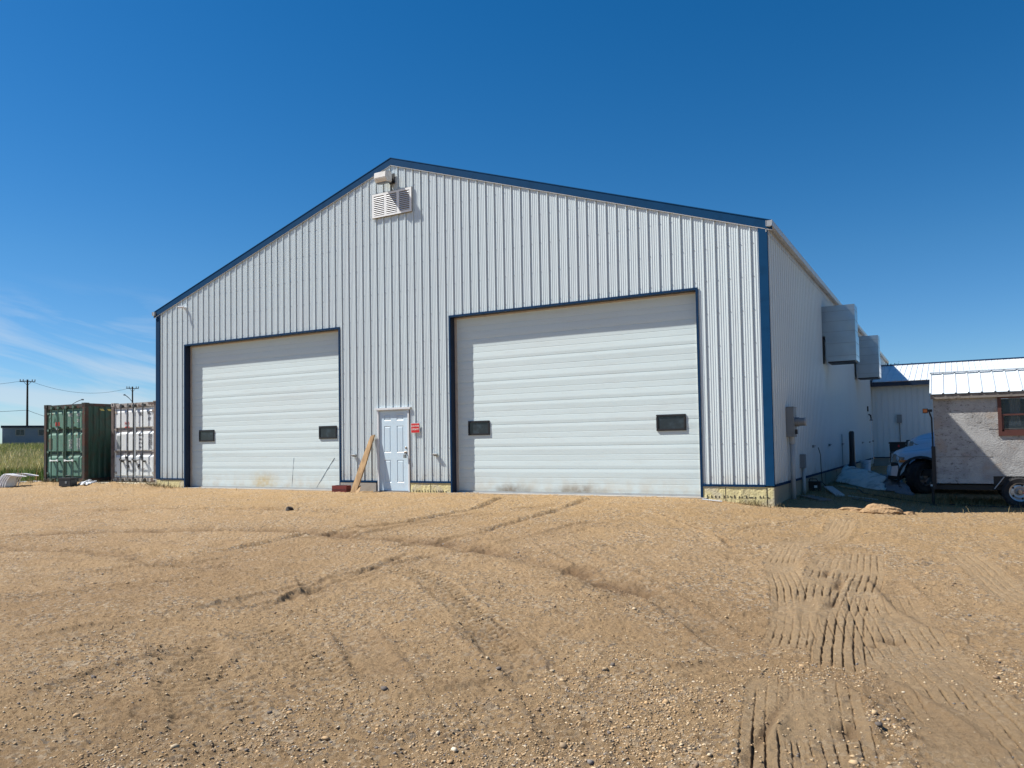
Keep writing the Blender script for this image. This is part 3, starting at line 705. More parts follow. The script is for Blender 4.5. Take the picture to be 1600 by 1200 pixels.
for xa, xb in zip(xs, xs[1:]):
    for za, zb_ in zip(zs, zs[1:]):
        if any(abs(p[0]-xa) < 1e-6 and abs(p[1]-xb) < 1e-6 and p[2]-1e-6 <= za and zb_ <= p[3]+1e-6 for p in panels): continue
        mb.quad((xa,yd,za),(xb,yd,za),(xb,yd,zb_),(xa,yd,zb_))
for pa, pb, pz, pt in panels:
    o_ = [(pa,yd,pz),(pb,yd,pz),(pb,yd,pt),(pa,yd,pt)]; i1 = [(pa+.015,yd+.012,pz+.015),(pb-.015,yd+.012,pz+.015),(pb-.015,yd+.012,pt-.015),(pa+.015,yd+.012,pt-.015)]
    i2 = [(pa+.035,yd+.002,pz+.035),(pb-.035,yd+.002,pz+.035),(pb-.035,yd+.002,pt-.035),(pa+.035,yd+.002,pt-.035)]
    mb.add(o_+i1+i2, [(k_,(k_+1)%4,4+(k_+1)%4,4+k_) for k_ in range(4)]+[(4+k_,4+(k_+1)%4,8+(k_+1)%4,8+k_) for k_ in range(4)]+[(8,9,10,11)])
ED = mb.build('entry_door', doorw, B)
mb = MB(); hx = b-.07
mb.lathe([(.0,-.02),(.03,-.02),(.034,.0)],(hx,yd,.98),'y',14); mb.lathe([(.0,-.075),(.022,-.072),(.030,-.055),(.022,-.03),(.012,-.02),(.012,0)],(hx,yd,.98),'y',14)
mb.build('door_handle', brass, ED, smooth=True)
mb = MB(); mb.lathe([(.0,-.028),(.026,-.026),(.028,0)],(hx,yd,1.10),'y',14); mb.build('deadbolt', brass, ED, smooth=True)
mb = MB(); mb.tube([(hx-.02,yd-.05,1.0),(hx-.02,yd-.06,.93),(hx+.025,yd-.06,.93),(hx+.02,yd-.05,1.0)], .005, 6); mb.box(hx-.03,hx+.035,yd-.09,yd-.04,.84,.93)
mb.build('lock_box', grey, ED, bevel=.006)
# side entry door
mb = MB(); mb.box(-.01,.05,21.55,21.60,.0,2.06); mb.box(-.01,.05,22.40,22.45,.0,2.06); mb.box(-.01,.05,21.60,22.40,2.01,2.06); mb.box(-.0,.02,21.60,22.40,.0,2.01,1)
sd = mb.build('side_door', [whitep, doorw], B); m2 = MB(); m2.lathe([(0,.09),(.03,.085),(.03,.05),(.012,.02)],(0,22.3,1.0),'x',12); m2.build('door_handle', brass, sd)

# gable louvre (part of the wall)
vx0, vx1, vz0, vz1 = -9.93, -8.66, 7.10, 7.72
mb = MB(); fr = .06
mb.box(vx0-.012,vx1+.012,-.048,-.0285,vz0-.012,vz1+.012,2)
cols = [(vx0+fr, vx0+fr+.33), (vx0+.5*(vx1-vx0)-.165, vx0+.5*(vx1-vx0)+.165), (vx1-fr-.33, vx1-fr)]
xs = [vx0]+[c for p in cols for c in p]+[vx1]
for i_ in range(0, len(xs), 2): mb.box(xs[i_], xs[i_+1], -.062, -.0485, vz0, vz1)
for a, b in cols:
    mb.box(a, b, -.062, -.0485, vz0, vz0+.055); mb.box(a, b, -.062, -.0485, vz1-.055, vz1)
    for k_ in range(10):
        z_ = vz0+.065+k_*.049
        mb.prism([(-.066, z_),(-.0495, z_+.026),(-.0495, z_+.032),(-.070, z_+.004)], a+.004, b-.004, 'x', 1)
mb.build('gable_louver', [simple('vent_white', (.80, .81, .80), .5, 0, .2), whitep, soff], B)

# ------------------------------------------------------------------ fixtures on the building
F = thing('floodlight', 'white box floodlight under the gable peak, above the louvred vent', 'floodlight', (-9.40,-.1,8.01))
mb = MB(); mb.prism([(-.30,-.02),(-.29,.13),(-.10,.19),(-.03,.15),(-.03,-.08),(-.24,-.11)], -.19, .19, 'x'); mb.build('housing', steelw, F, bevel=.012)
mb = MB(); mb.prism([(-.23,-.112),(-.05,-.085),(-.05,-.11),(-.22,-.15)], -.15, .15, 'x'); mb.build('lens_cover', grey, F)
mb = MB(); mb.tube([(.08,-.06,.05),(.12,.02,.02),(.14,.08,.0)], .04, 8); mb.box(.04,.20,.04,.072,-.10,.16); mb.build('bracket', black, F)
mb = MB(); mb.tube([(.12,-.02,-.02),(.17,.0,-.10),(.13,.03,-.20),(.12,.05,-.31)], .012, 6); mb.build('cable', black, F)

sc_ = thing('security_camera', 'small white security camera high near the left eave of the shop', 'camera', (-17.30,-.03,5.48))
mb = MB(); mb.lathe([(0,-.03),(.05,-.03),(.055,.03)],(0,0,0),'y',14); mb.tube([(0,-.02,0),(-.01,-.06,-.03),(-.03,-.09,.0)], .015, 6); mb.build('mount', whitep, sc_)
mb = MB(); mb.tube([(.02,-.06,.03),(-.13,-.16,.02)], .035, 12); mb.build('camera_body', whitep, sc_, smooth=False)
mb = MB(); mb.tube([(-.131,-.161,.02),(-.137,-.166,.02)], .030, 12); mb.build('camera_lens', black, sc_)

sg = thing('warning_sign', 'small red square sign with white lettering right of the white entry door', 'sign', (-8.63,-.042,1.59))
mb = MB(); mb.box(-.135,.135,-.008,0,-.125,.125); mb.build('sign_board', whitep, sg)
mb = MB(); mb.box(-.125,.125,-.011,-.0085,-.115,.115); mb.build('sign_face', redsign, sg)
text('sign_lettering', 'CAUTION', .062, (0,-.0125,.048), (R(90),0,0), signtxt, sg, .86)
text('sign_lettering', 'OPEN PIT', .062, (0,-.0125,-.036), (R(90),0,0), signtxt, sg, .84)

def outlet(loc, label, rz=0., group='plug-in outlets on the shop walls'):
    t = thing('outlet_box', label, 'outlet box', loc, rz, group)
    mb = MB(); mb.box(-.055,.055,-.045,0,-.02,.045); mb.build('box', grey, t, bevel=.004)
    mb = MB(); mb.prism([(-.045,.045),(-.085,.035),(-.085,.025),(-.05,.0),(-.045,.0)], -.065, .065, 'x'); mb.build('cover_flap', gut, t)
    return t
o1 = outlet((-10.62,-.022,.90), 'grey outlet box left of the white entry door, above the leaning plank')
dup(o1, (-8.02,-.022,.90), 'grey outlet box right of the red sign, beside the right overhead door frame')
side = [5.0, 8.05, 11.1, 14.15, 17.7, 20.75]
slabs = ['outlet box on the side wall with a black cord hanging from it', 'second outlet box along the shaded side wall', 'third outlet box along the shaded side wall', 'outlet box on the side wall just before the black upright roll', 'outlet box on the side wall just past the black upright roll', 'outlet box on the side wall nearest the far side door']
for y_, lb in zip(side, slabs): dup(o1, (.022, y_, .95), lb, R(90))
cd_ = MB().tube([(.16,5.0,.93),(.20,5.05,.75),(.19,5.15,.40),(.2,5.2,.05),(.3,5.35,-.10),(.6,5.5,-.16),(.9,5.3,-.2)], .010, 6).build('extension_cord', wirem, smooth=True)
tag(cd_, 'black cord hanging from the first side wall outlet to the dirt', 'cord')

t = thing('meter_box', 'grey electrical meter box on a tall white conduit near the blue corner', 'meter box', (0.022,1.62,0))
mb = MB(); mb.box(0,.16,-.18,.18,1.20,1.83); mb.box(-.0,.17,-.19,.19,1.83,1.845); mb.build('cabinet', grey, t, bevel=.006)
mb = MB(); mb.lathe([(.10,.16),(.10,.24),(.085,.25),(.085,.36)],(0,0,1.52),'x',20); mb.lathe([(.088,.361),(.088,.39),(0,.39)],(0,0,1.52),'x',20,1); mb.build('meter_can', [grey, pvc], t)
mb = MB(); mb.box(.16,.20,-.05,.06,1.26,1.36); mb.build('junction', black, t)
mb = MB(); mb.tube([(.085,0,1.20),(.085,0,-.25)], .050, 14); mb.lathe([(.062,1.05),(.062,1.20)],(.085,0,0),'z',14); mb.build('conduit', pvc, t, smooth=True)
t = thing('cable_box', 'small grey box on a short conduit, between the meter box and the first side outlet', 'utility box', (0.022,3.15,0))
mb = MB(); mb.box(0,.11,-.10,.10,.48,.80); mb.build('cabinet', grey, t, bevel=.006)
mb = MB(); mb.tube([(.06,0,.48),(.06,0,-.25)], .042, 12); mb.build('conduit', pvc, t, smooth=True)

H = thing('exhaust_hood', 'nearer of the two galvanised sheet hoods high on the side wall', 'exhaust hood', (.0,7.4,0), 0, 'exhaust hoods on the side wall')
mb = MB(); mb.box(.01,.88,0,.72,4.02,4.86)
for z_ in (4.13,4.42,4.70): mb.box(.012,.883,-.004,.723,z_-.004,z_+.004,1)
mb.build('upper_duct', [galv, grey], H)
mb = MB(); mb.prism([(.10,4.018),(.885,4.018),(.885,3.30),(.16,3.30),(.10,3.38)], -.012, .90)
for z_ in (3.45,3.80): mb.box(.13,.889,-.016,.904,z_-.004,z_+.004,1)
mb.build('lower_hood', [galv, grey], H)
mb = MB(); mb.box(.15,.84,.03,.86,3.27,3.299); mb.box(.01,.06,-.01,.06,3.25,4.0); mb.tube([(.06,.0,3.98),(.10,0,3.92),(.10,0,3.85)], .015, 6); mb.build('bracket', black, H)
dup(H, (-.03,15.9,.10), 'farther of the two galvanised sheet hoods high on the side wall')

t = thing('wall_lamp', 'small dark lamp high on the side wall above the last outlets', 'wall lamp', (.022,20.4,2.15))
mb = MB(); mb.box(0,.05,-.06,.06,.12,.34); mb.tube([(.04,0,.0),(.12,0,-.05),(.14,.0,-.18)], .03, 8); mb.build('lamp_body', black, t)
mb = MB(); mb.lathe([(.03,0),(.075,-.1)],(.14,0,-.18),'z',12); mb.build('lamp_shade', grey, t)

# ------------------------------------------------------------------ annex behind
roofa = simple('annex_roof_metal', (.62, .67, .71), .42, 0, .3, 2)
A = thing('annex_building', 'lower white annex with ribbed white roof joined to the shop side', 'building', (0,0,0))
mb = MB(); siding_mesh(mb, .04, 12, .21, .26, lambda u: 3.45, [], lambda u, d, z: (u, 22.7-d, z)); mb.build('siding', siding, A)
mb = MB(); mb.box(.04,12,22.72,22.9,-.3,.25); mb.box(12.0,12.2,22.72,33,-.3,3.5); mb.build('foundation', conc, A)
mb = MB(); mb.box(.04,12.1,22.655,22.70,.235,.28); mb.box(.04,12.1,22.25,22.31,3.42,3.60); mb.box(.04,12.1,22.31,22.70,3.44,3.455); mb.build('eave_trim', bluedk, A)
mb = MB(); prof, _, _ = rib_profile(.045, 12.1, .1)
yE, zE, yR, zR_ = 22.27, 3.61, 28., 4.78
for (a, da), (b, db) in zip(prof, prof[1:]):
    mb.quad((a,yE,zE+da*.7),(b,yE,zE+db*.7),(b,yR,zR_+db*.7),(a,yR,zR_+da*.7)); mb.quad((a,yR,zR_+da),(b,yR,zR_+db),(b,33.5,3.6+db),(a,33.5,3.6+da))
mb.build('roof', roofa, A)
mb = MB(); mb.add([(.045,27.85,4.79),(12.1,27.85,4.79),(12.1,28.0,4.85),(.045,28,4.85),(12.1,28.15,4.79),(.045,28.15,4.79)],[(0,1,2,3),(3,2,4,5)])
mb.prism([(22.2,3.45),(28,4.70),(28,4.86),(22.2,3.70)], .0402, .10, 'x'); mb.build('ridge_cap', bluedk, A)
t = thing('socket_box', 'grey box with thin conduit on the shaded annex wall', 'utility box', (1.12,22.66,0))
mb = MB(); mb.box(-.10,.10,-.10,0,1.78,2.15); mb.build('cabinet', grey, t, bevel=.006); mb = MB(); mb.tube([(0,-.04,1.78),(.02,-.04,.9)], .02, 8); mb.build('conduit', grey, t)
t = thing('storage_bin', 'black bin standing against the annex wall behind the trucks', 'bin', (1.35,18.0,gz(1.35,18)))
mb = MB(); mb.prism([(-.30,0),(.30,0),(.36,1.02),(-.36,1.02)], -.35, .35); mb.build('bin_body', black, t, bevel=.02)
mb = MB(); mb.box(-.39,.39,-.38,.38,1.02,1.09); mb.build('lid', black, t, bevel=.02)
mb = MB(); mb.box(-.06,.0,-.384,-.352,.9,.98); mb.build('latch', redsign, t)

# ------------------------------------------------------------------ shipping containers
def container(loc, h, body, frame, rod, rail, label, green):
    t = thing('shipping_container', label, 'container', loc, 0, 'shipping containers left of the shop')
    w_, L = 2.44, 6.06
    mb = MB()
    pm = MB()
    for x in (0, w_-.14):
        for y in (0, L-.14): pm.box(x, x+.14, y, y+.14, .12, h-.12)
    pm.each('corner_post', frame if green else simple('shadow_rust_post', (.13,.10,.09), .7, 0, .9, 5, (.05,.03,.02)), t)  # white box's rusty posts: shadow painted into their dark colour
    mb.box(.14,w_-.14,.02,.12,h-.17,h-.03); mb.box(.14,w_-.14,.02,.12,.03,.16)
    for x in (.0, w_-.06): mb.box(x,x+.06,.14,L-.14,h-.12,h-.02); mb.box(x,x+.06,.14,L-.14,.02,.16)
    mb.build('frame', frame, t)
    mb = MB()
    for x in (-.004, w_-.174):
        for y in (-.006, L-.17):
            for z in (0, h-.12):
                mb.box(x,x+.178,y,y+.176,z,z+.12); cc = MB(); cc.v, cc.f, cc.mi = mb.v, mb.f, mb.mi; cc.box(x+.05,x+.12,y-.003,y-.0,z+.03,z+.09,1); cc.build('corner_casting', [frame, black], t); mb = MB()
    mb = MB()                                                    # corrugated sides, back and roof
    n = 21; y0 = .14
    for sx0, sg in ((.012, 1), (w_-.012, -1)):
        y = y0
        while y < L-.2:
            q4 = [(y,0),(y+.07,0),(y+.11,.036),(y+.18,.036),(y+.22,0)]
            for (a, da), (b, db) in zip(q4, q4[1:]): mb.quad((sx0+sg*da,a,.14),(sx0+sg*db,b,.14),(sx0+sg*db,b,h-.10),(sx0+sg*da,a,h-.10))
            y += .22
    mb.box(.14,w_-.14,L-.06,L-.03,.12,h-.12)
    mb.box(.06,w_-.06,.12,L-.1,h-.055,h-.045)
    mb.build('side_panel', gshade if green else body, t)  # green box's side away from the sun is coloured as shaded
    for s_i, (da_, db_) in enumerate(((.15,1.215),(1.225,2.29))):
        mb = MB(); z0_, z1_ = .17, h-.18; yo = .035
        hgt = (z1_-z0_)
        bands = [(z0_+.04, z0_+hgt*.325), (z0_+hgt*.375, z0_+hgt*.655), (z0_+hgt*.705, z1_-.07)]
        mb.box(da_, db_, yo+.045, yo+.06, z0_, z1_)             # back sheet, outward pans in front
        for za, zb_ in bands:
            a, b = da_+.05, db_-.05; m = .05
            f = [(a,yo+.044,za),(b,yo+.044,za),(b,yo+.044,zb_),(a,yo+.044,zb_),(a+.035,yo,za+.03),(b-.035,yo,za+.03),(b-.035,yo,zb_-.085),(a+.035,yo,zb_-.085)]
            mb.add(f, [(4,5,6,7),(0,1,5,4),(1,2,6,5),(2,3,7,6),(3,0,4,7)])
        mb.box(da_, da_+.045, yo, yo+.044, z0_, z1_, 1); mb.box(db_-.045, db_, yo, yo+.044, z0_, z1_, 1)
        d = mb.build('container_door', [body, gbar if green else wc], t)
        if not green:
            m3 = MB()
            for (za, zb_), (zc, zd) in zip(bands, bands[1:]): m3.box(da_+.05, db_-.05, yo+.036, yo+.0445, zb_-.02, zc+.02)
            m3.each('recess_band', wshade, d)
        else:
            m3 = MB()
            for (za, zb_), (zc, zd) in zip(bands, bands[1:]): m3.box(da_+.05, db_-.05, yo+.036, yo+.0445, zb_-.01, zc+.01)
            m3.each('recess_band', gshade, d)
        m3 = MB()
        hxp = da_-.02 if s_i == 0 else db_-.03
        for z_ in (z0_+.12, z0_+hgt*.36, z0_+hgt*.68, z1_-.18): m3.box(hxp-.08, hxp+.14, yo-.02, yo-.002, z_, z_+.075)
        m3.each('hinge', rod if green else wrust, d)
    rods = (.55, .95, 1.42, 1.86) if green else (.62, 1.0, 1.30, 1.80)
    for x in rods:
        mb = MB(); mb.tube([(x,-.055,.04),(x,-.055,h-.05)], .021, 8)
        for z_ in (.08, h-.14): mb.box(x-.05,x+.05,-.07,.02,z_-.03,z_+.05)
        for z_ in ((.75, 1.95) if green else (.72,)): mb.box(x-.035,x+.035,-.055,.034,z_-.03,z_+.03)
        r_ = mb.build('lock_rod', rod, t)
        sgn = 1 if x in (rods[0], rods[2]) else -1
        m3 = MB(); m3.tube([(x,-.08,.78),(x+sgn*.10,-.095,.78),(x+sgn*.28,-.085,.76)], .015, 6); m3.box(x-.05,x+.05,-.09,-.065,.75,.82)
        m3.build('handle', offw if green else ink, r_)
    if green:
        mb = MB(); mb.box(1.205,1.245,-.025,.03,.12,h-.2); mb.box(1.19,1.26,-.045,-.026,.98,1.10); mb.build('locking_bar', gbar, t)
        mb = MB(); mb.prism([(0,h-.10),(.9,h-.10),(.9,h-.19),(0,h-.19)], w_+.001, w_+.004, 'x') if False else None
        m3 = MB()
        for k_ in range(4): m3.prism([(.55+k_*.28,h-.20),(.68+k_*.28,h-.20),(.74+k_*.28,h-.27),(.61+k_*.28,h-.27)], w_-.010, w_-.002, 'x')
        m3.build('hazard_stripe', simple('faded_yellow', (.45,.36,.10), .7), t)
        mb = MB(); mb.box(.66,.90,.026,.034,2.02,2.16); mb.build('sticker', redink, t); mb = MB(); mb.box(.70,.86,.026,.034,1.88,1.96); mb.build('sticker', offw, t)
        mb = MB(); mb.box(.28,.46,.026,.034,1.18,1.58); mb.build('sticker', simple('faded_brown', (.12,.09,.06), .8), t)
        text('lettering', 'AKLU', .17, (1.60,.028,h-.41), (R(90),0,0), offw, t, .78)
        text('lettering', '423', .17, (2.03,.028,h-.41), (R(90),0,0), offw, t, .8)
        text('lettering', '20', .15, (2.02,.028,h-.62), (R(90),0,0), offw, t, .9)
        text('lettering', 'C  A  I', .30, (.56,.030,h-.58), (R(90),0,0), simple('ghost_letter', (.05,.15,.10), .7), t, .8)
        text('lettering', 'MGW\nTARE\nNET\nCUBE', .10, (1.57,.028,1.36), (R(90),0,0), offw, t, .8)
        text('lettering', '30480 KG\n67200 LB\n2250 KG\n28230 KG\n33.2 CM\n1172 FT', .085, (2.04,.028,1.36), (R(90),0,0), offw, t, .62)
    else:
        text('lettering', 'TK', .17, (1.55,.028,h-.43), (R(90),0,0), ink, t, .9); text('lettering', 'NCY', .17, (2.06,.028,h-.40), (R(90),0,0), ink, t, .8)
        text('lettering', 'IST', .15, (2.04,.028,h-.61), (R(90),0,0), ink, t, .9)
        text('lettering', 'NO', .17, (.83,.028,2.02), (R(90),0,0), redink, t, .9); mb = MB(); mb.box(.72,.96,.028,.034,1.87,1.92); mb.build('sticker', redink, t)
        mb = MB(); mb.box(.28,.48,.028,.034,1.15,1.60); mb.build('sticker', silver, t)
        text('lettering', 'MGW  KG\n\nTARE LB\n\nNET  KG\n\nCUB  CF', .085, (1.58,.028,1.40), (R(90),0,0), ink, t, .66)
        text('lettering', '30480\n67200\n2190\n4830\n28290\n62370\n33.1\n1170', .080, (2.08,.028,1.38), (R(90),0,0), ink, t, .9)
        m3 = MB(); rg = random.Random(9)
        for cx, cz in ((.84,.83),(.90,.60),(1.50,.55),(1.62,.88)):    # sprayed black squiggles
            p = [(cx+rg.uniform(-.10,.10), .026, cz+rg.uniform(-.13,.13)) for _ in range(5)]
            m3.tube(p, .014, 5)
        m3.build('graffiti', ink, t)
    return t
container((-25.68,.5,gz(-24.5,.5)), 2.80, gc, gcd, gbar, gshade, 'dark green shipping container with rusty corner post and four lock rods', True)
container((-22.50,1.0,gz(-21.2,1)+.02), 2.75, wc, wrust, wbar, wshade, 'white shipping container with black squiggles, beside the shop corner', False)

# ------------------------------------------------------------------ trailer shack
SH = thing('trailer_shack', 'weathered grey plywood shack on a wheeled trailer, cut by the right edge', 'trailer', (2.77,3.0,0))
LX, DY = 4.4, 2.3
zb_, zs_, zt_ = .165, .32, 1.995
mb = MB(); step = 1.05
# front wall with window opening and stepped bottom over the wheel
wx0, wx1, wz0, wz1 = 1.22, 2.35, 1.24, 1.92
mb.box(0,step,-.0,.03,zb_,zt_); mb.box(step,wx0,0,.03,zs_,zt_); mb.box(wx0,wx1,0,.03,zs_,wz0); mb.box(wx0,wx1,0,.03,wz1,zt_); mb.box(wx1,LX,0,.03,zs_,zt_)
mb.box(0,LX,DY-.03,DY,zb_,zt_); mb.box(0,.03,.03,DY-.03,zb_,zt_); mb.box(LX-.03,LX,.03,DY-.03,zb_,zt_); mb.box(.03,LX-.03,.03,DY-.03,zb_+.02,zb_+.06)
mb.add([(0,0,zt_),(0,DY,zt_),(0,DY/2,zt_+.50)],[(0,1,2)]); mb.add([(LX,0,zt_),(LX,DY,zt_),(LX,DY/2,zt_+.50)],[(0,1,2)])
mb.build('wall', shack, SH)
mb = MB(); mb.box(0,LX,-.012,-.001,zb_-.0,zb_+.0) if False else None
mb.box(.02,step,-.006,-.001,.72,.727,0); mb.box(1.0,LX,-.006,-.001,1.295,1.30,0); mb.build('batten', woodg, SH)
wf = MB(); t_ = .07
wf.box(wx0-.05,wx1+.05,-.03,-.001,wz0-.09,wz0+.0); wf.box(wx0-.05,wx1+.05,-.03,-.001,wz1,wz1+.05); wf.box(wx0-.05,wx0+.015,-.028,-.001,wz0,wz1); wf.box(wx1-.015,wx1+.05,-.028,-.001,wz0,wz1)
wf.box(wx0+.015,wx1-.015,-.014,.02,1.565,1.60); wf.box(wx0+.015,wx0+.05,-.01,.02,wz0,1.565); wf.box(wx0+.015,wx1-.015,-.01,.02,wz0,wz0+.035)
wfo = wf.build('window', brownf, SH)
mb = MB(); mb.box(wx0+.02,wx1-.02,.024,.028,wz0+.02,wz1-.01)
gl = Mat('pane_glass', (.05,.07,.09), .05); gl.b.inputs['Alpha'].default_value = .35; mb.build('pane', gl, wfo)
mb = MB()
for a, b in ((wx0+.15, wx0+.36),(wx0+.44,wx0+.58),(wx0+.70,wx1-.05)):
    n = 14; vs = []
    for i_ in range(n+1):
        u = a+(b-a)*i_/n; d = .10+.02*math.sin(i_*1.9)
        vs += [(u,d,wz1),(u+.3*(a+b-2*u)*.3,d,(wz0+wz1)/2),(u,d,wz0+.12)]
    mb.add(vs, [(3*i_+j_,3*i_+3+j_,3*i_+4+j_,3*i_+1+j_) for i_ in range(n) for j_ in range(2)])
mb.build('curtain', curtain, wfo, smooth=True)
# roof: gable of ribbed sheet with overhang
mb = MB(); yo = -.12; zo = zt_+.06; zr_ = zt_+.58
u = -.06
while u < LX+.1:
    ub = min(u+.235, LX+.1)
    q4 = [(u,0),(u+.012,.022),(u+.030,.022),(u+.042,0),(ub,0)]
    for (a, da), (b, db) in zip(q4, q4[1:]):
        mb.quad((a,yo,zo+da),(b,yo,zo+db),(b,DY/2,zr_+db),(a,DY/2,zr_+da)); mb.quad((a,DY/2,zr_+da),(b,DY/2,zr_+db),(b,DY-yo,zo+db),(a,DY-yo,zo+da))
    u = ub+1e-4
mb.build('roof', roofw, SH)
mb = MB(); mb.box(-.06,LX+.1,DY/2-.10,DY/2+.10,zr_+.018,zr_+.034); mb.build('ridge_cap', roofw, SH)
mb = MB(); mb.box(-.04,LX+.08,-.10,-.075,zt_-.045,zt_+.05); mb.box(-.04,LX+.08,-.075,-.002,zt_+.0,zt_+.012); mb.build('fascia', woodg, SH)
# chassis
mb = MB(); mb.box(-.1,LX,.10,.16,.03,.13); mb.box(-.1,LX,DY-.16,DY-.10,.03,.13)
for x in (.0,1.1,2.2,3.3): mb.box(x,x+.06,.165,DY-.165,.04,.12)
mb.box(step,LX,.02,.06,.14,.315)
mb.build('chassis', trdark, SH)
mb = MB(); mb.tube([(1.06,-.01,.06),(1.24,-.01,.31)], .012, 6); mb.build('brace', gut, SH)
mb = MB(); mb.tube([(-.03,-.02,.02),(-.03,-.02,1.05),(-.035,-.02,1.55),(-.08,-.02,1.70)], .016, 8); mb.box(-.06,.015,-.05,.02,.05,.95); mb.build('corner_post', trdark, SH)
mb = MB(); mb.box(-.20,-.10,-.06,.0,1.66,1.76); mb.tube([(-.1,-.03,1.71),(-.02,-.03,1.70)], .02, 6); mb.box(-.10,-.02,-.055,-.01,1.69,1.74); ml = mb.build('marker_light', trdark, SH)
mb = MB(); mb.box(-.185,-.115,-.068,-.061,1.675,1.745); mb.build('lens', amber, ml)
mb = MB(); mb.tube([(-.06,.03,.45),(-.06,.03,gz(2.7,3.03)+.02)], .028, 8); mb.box(-.12,.0,-.03,.09,gz(2.7,3.03)-.01,gz(2.7,3.03)+.02); mb.box(-.10,-.01,-.01,.05,.10,.14,1); mb.build('jack_stand', [trdark, offw], SH)
def wheel(name, r_, w_, rim_r, parent, loc, rot=0., spokes=5):
    e = MB()
    e.lathe([(rim_r,-w_*.42),(r_*.86,-w_*.5),(r_*.97,-w_*.38),(r_,-w_*.2),(r_,w_*.2),(r_*.97,w_*.38),(r_*.86,w_*.5),(rim_r,w_*.42)],(0,0,0),'y',36)
    for k_ in range(36):
        a = 2*math.pi*k_/36
        for s2 in (-1, 1):
            ca, sa_ = math.cos(a+.04*s2), math.sin(a+.04*s2)
            e.add([(r_*1.012*math.cos(a+d), s2*w_*yy, r_*1.012*math.sin(a+d)) for d, yy in ((-.055,.08),(.055,.08),(.055,.42),(-.055,.42))]+
                  [(r_*.97*math.cos(a+d), s2*w_*yy, r_*.97*math.sin(a+d)) for d, yy in ((-.055,.08),(.055,.08),(.055,.42),(-.055,.42))],
                  [(0,1,2,3),(0,4,5,1),(1,5,6,2),(2,6,7,3),(3,7,4,0)])
    o = e.build('wheel', rubber, parent); o.location = loc; o.rotation_euler = (0,0,rot)
    m = MB(); m.lathe([(0,-w_*.18),(rim_r*.28,-w_*.24),(rim_r*.34,-w_*.10),(rim_r*.62,-w_*.16),(rim_r*.86,-w_*.12),(rim_r*.90,-w_*.40),(rim_r,-w_*.43),(rim_r,w_*.3),(0,w_*.3)],(0,0,0),'y',30)
    ri = m.build('rim', chrome, o, smooth=False)
    m = MB()
    for k_ in range(spokes): 
        a = 2*math.pi*k_/spokes; m.lathe([(0,-w_*.175),(rim_r*.11,-w_*.172),(rim_r*.12,-w_*.1)],(rim_r*.74*math.cos(a),0,rim_r*.74*math.sin(a)),'y',8)
    m.build('rim_hole', trdark, o)
    return o
gw = gz(4.26,3.1)
wh = wheel('wheel', .315, .20, .19, SH, (1.50,.06,gw+.31), 0)
mb = MB(); mb.lathe([(0,-.12),(.035,-.12),(.05,-.08),(.055,-.02)],(1.50,.02,gw+.31),'y',14); mb.box(1.56,1.60,-.07,-.045,gw+.27,gw+.31,1); mb.build('hub', [brass, redsign], SH)
wheel('wheel', .315, .20, .19, SH, (1.50,DY-.06,gw+.31), 0)
mb = MB(); mb.tube([(1.50,.1,gw+.31),(1.50,DY-.1,gw+.31)], .035, 8); mb.build('axle', trdark, SH)

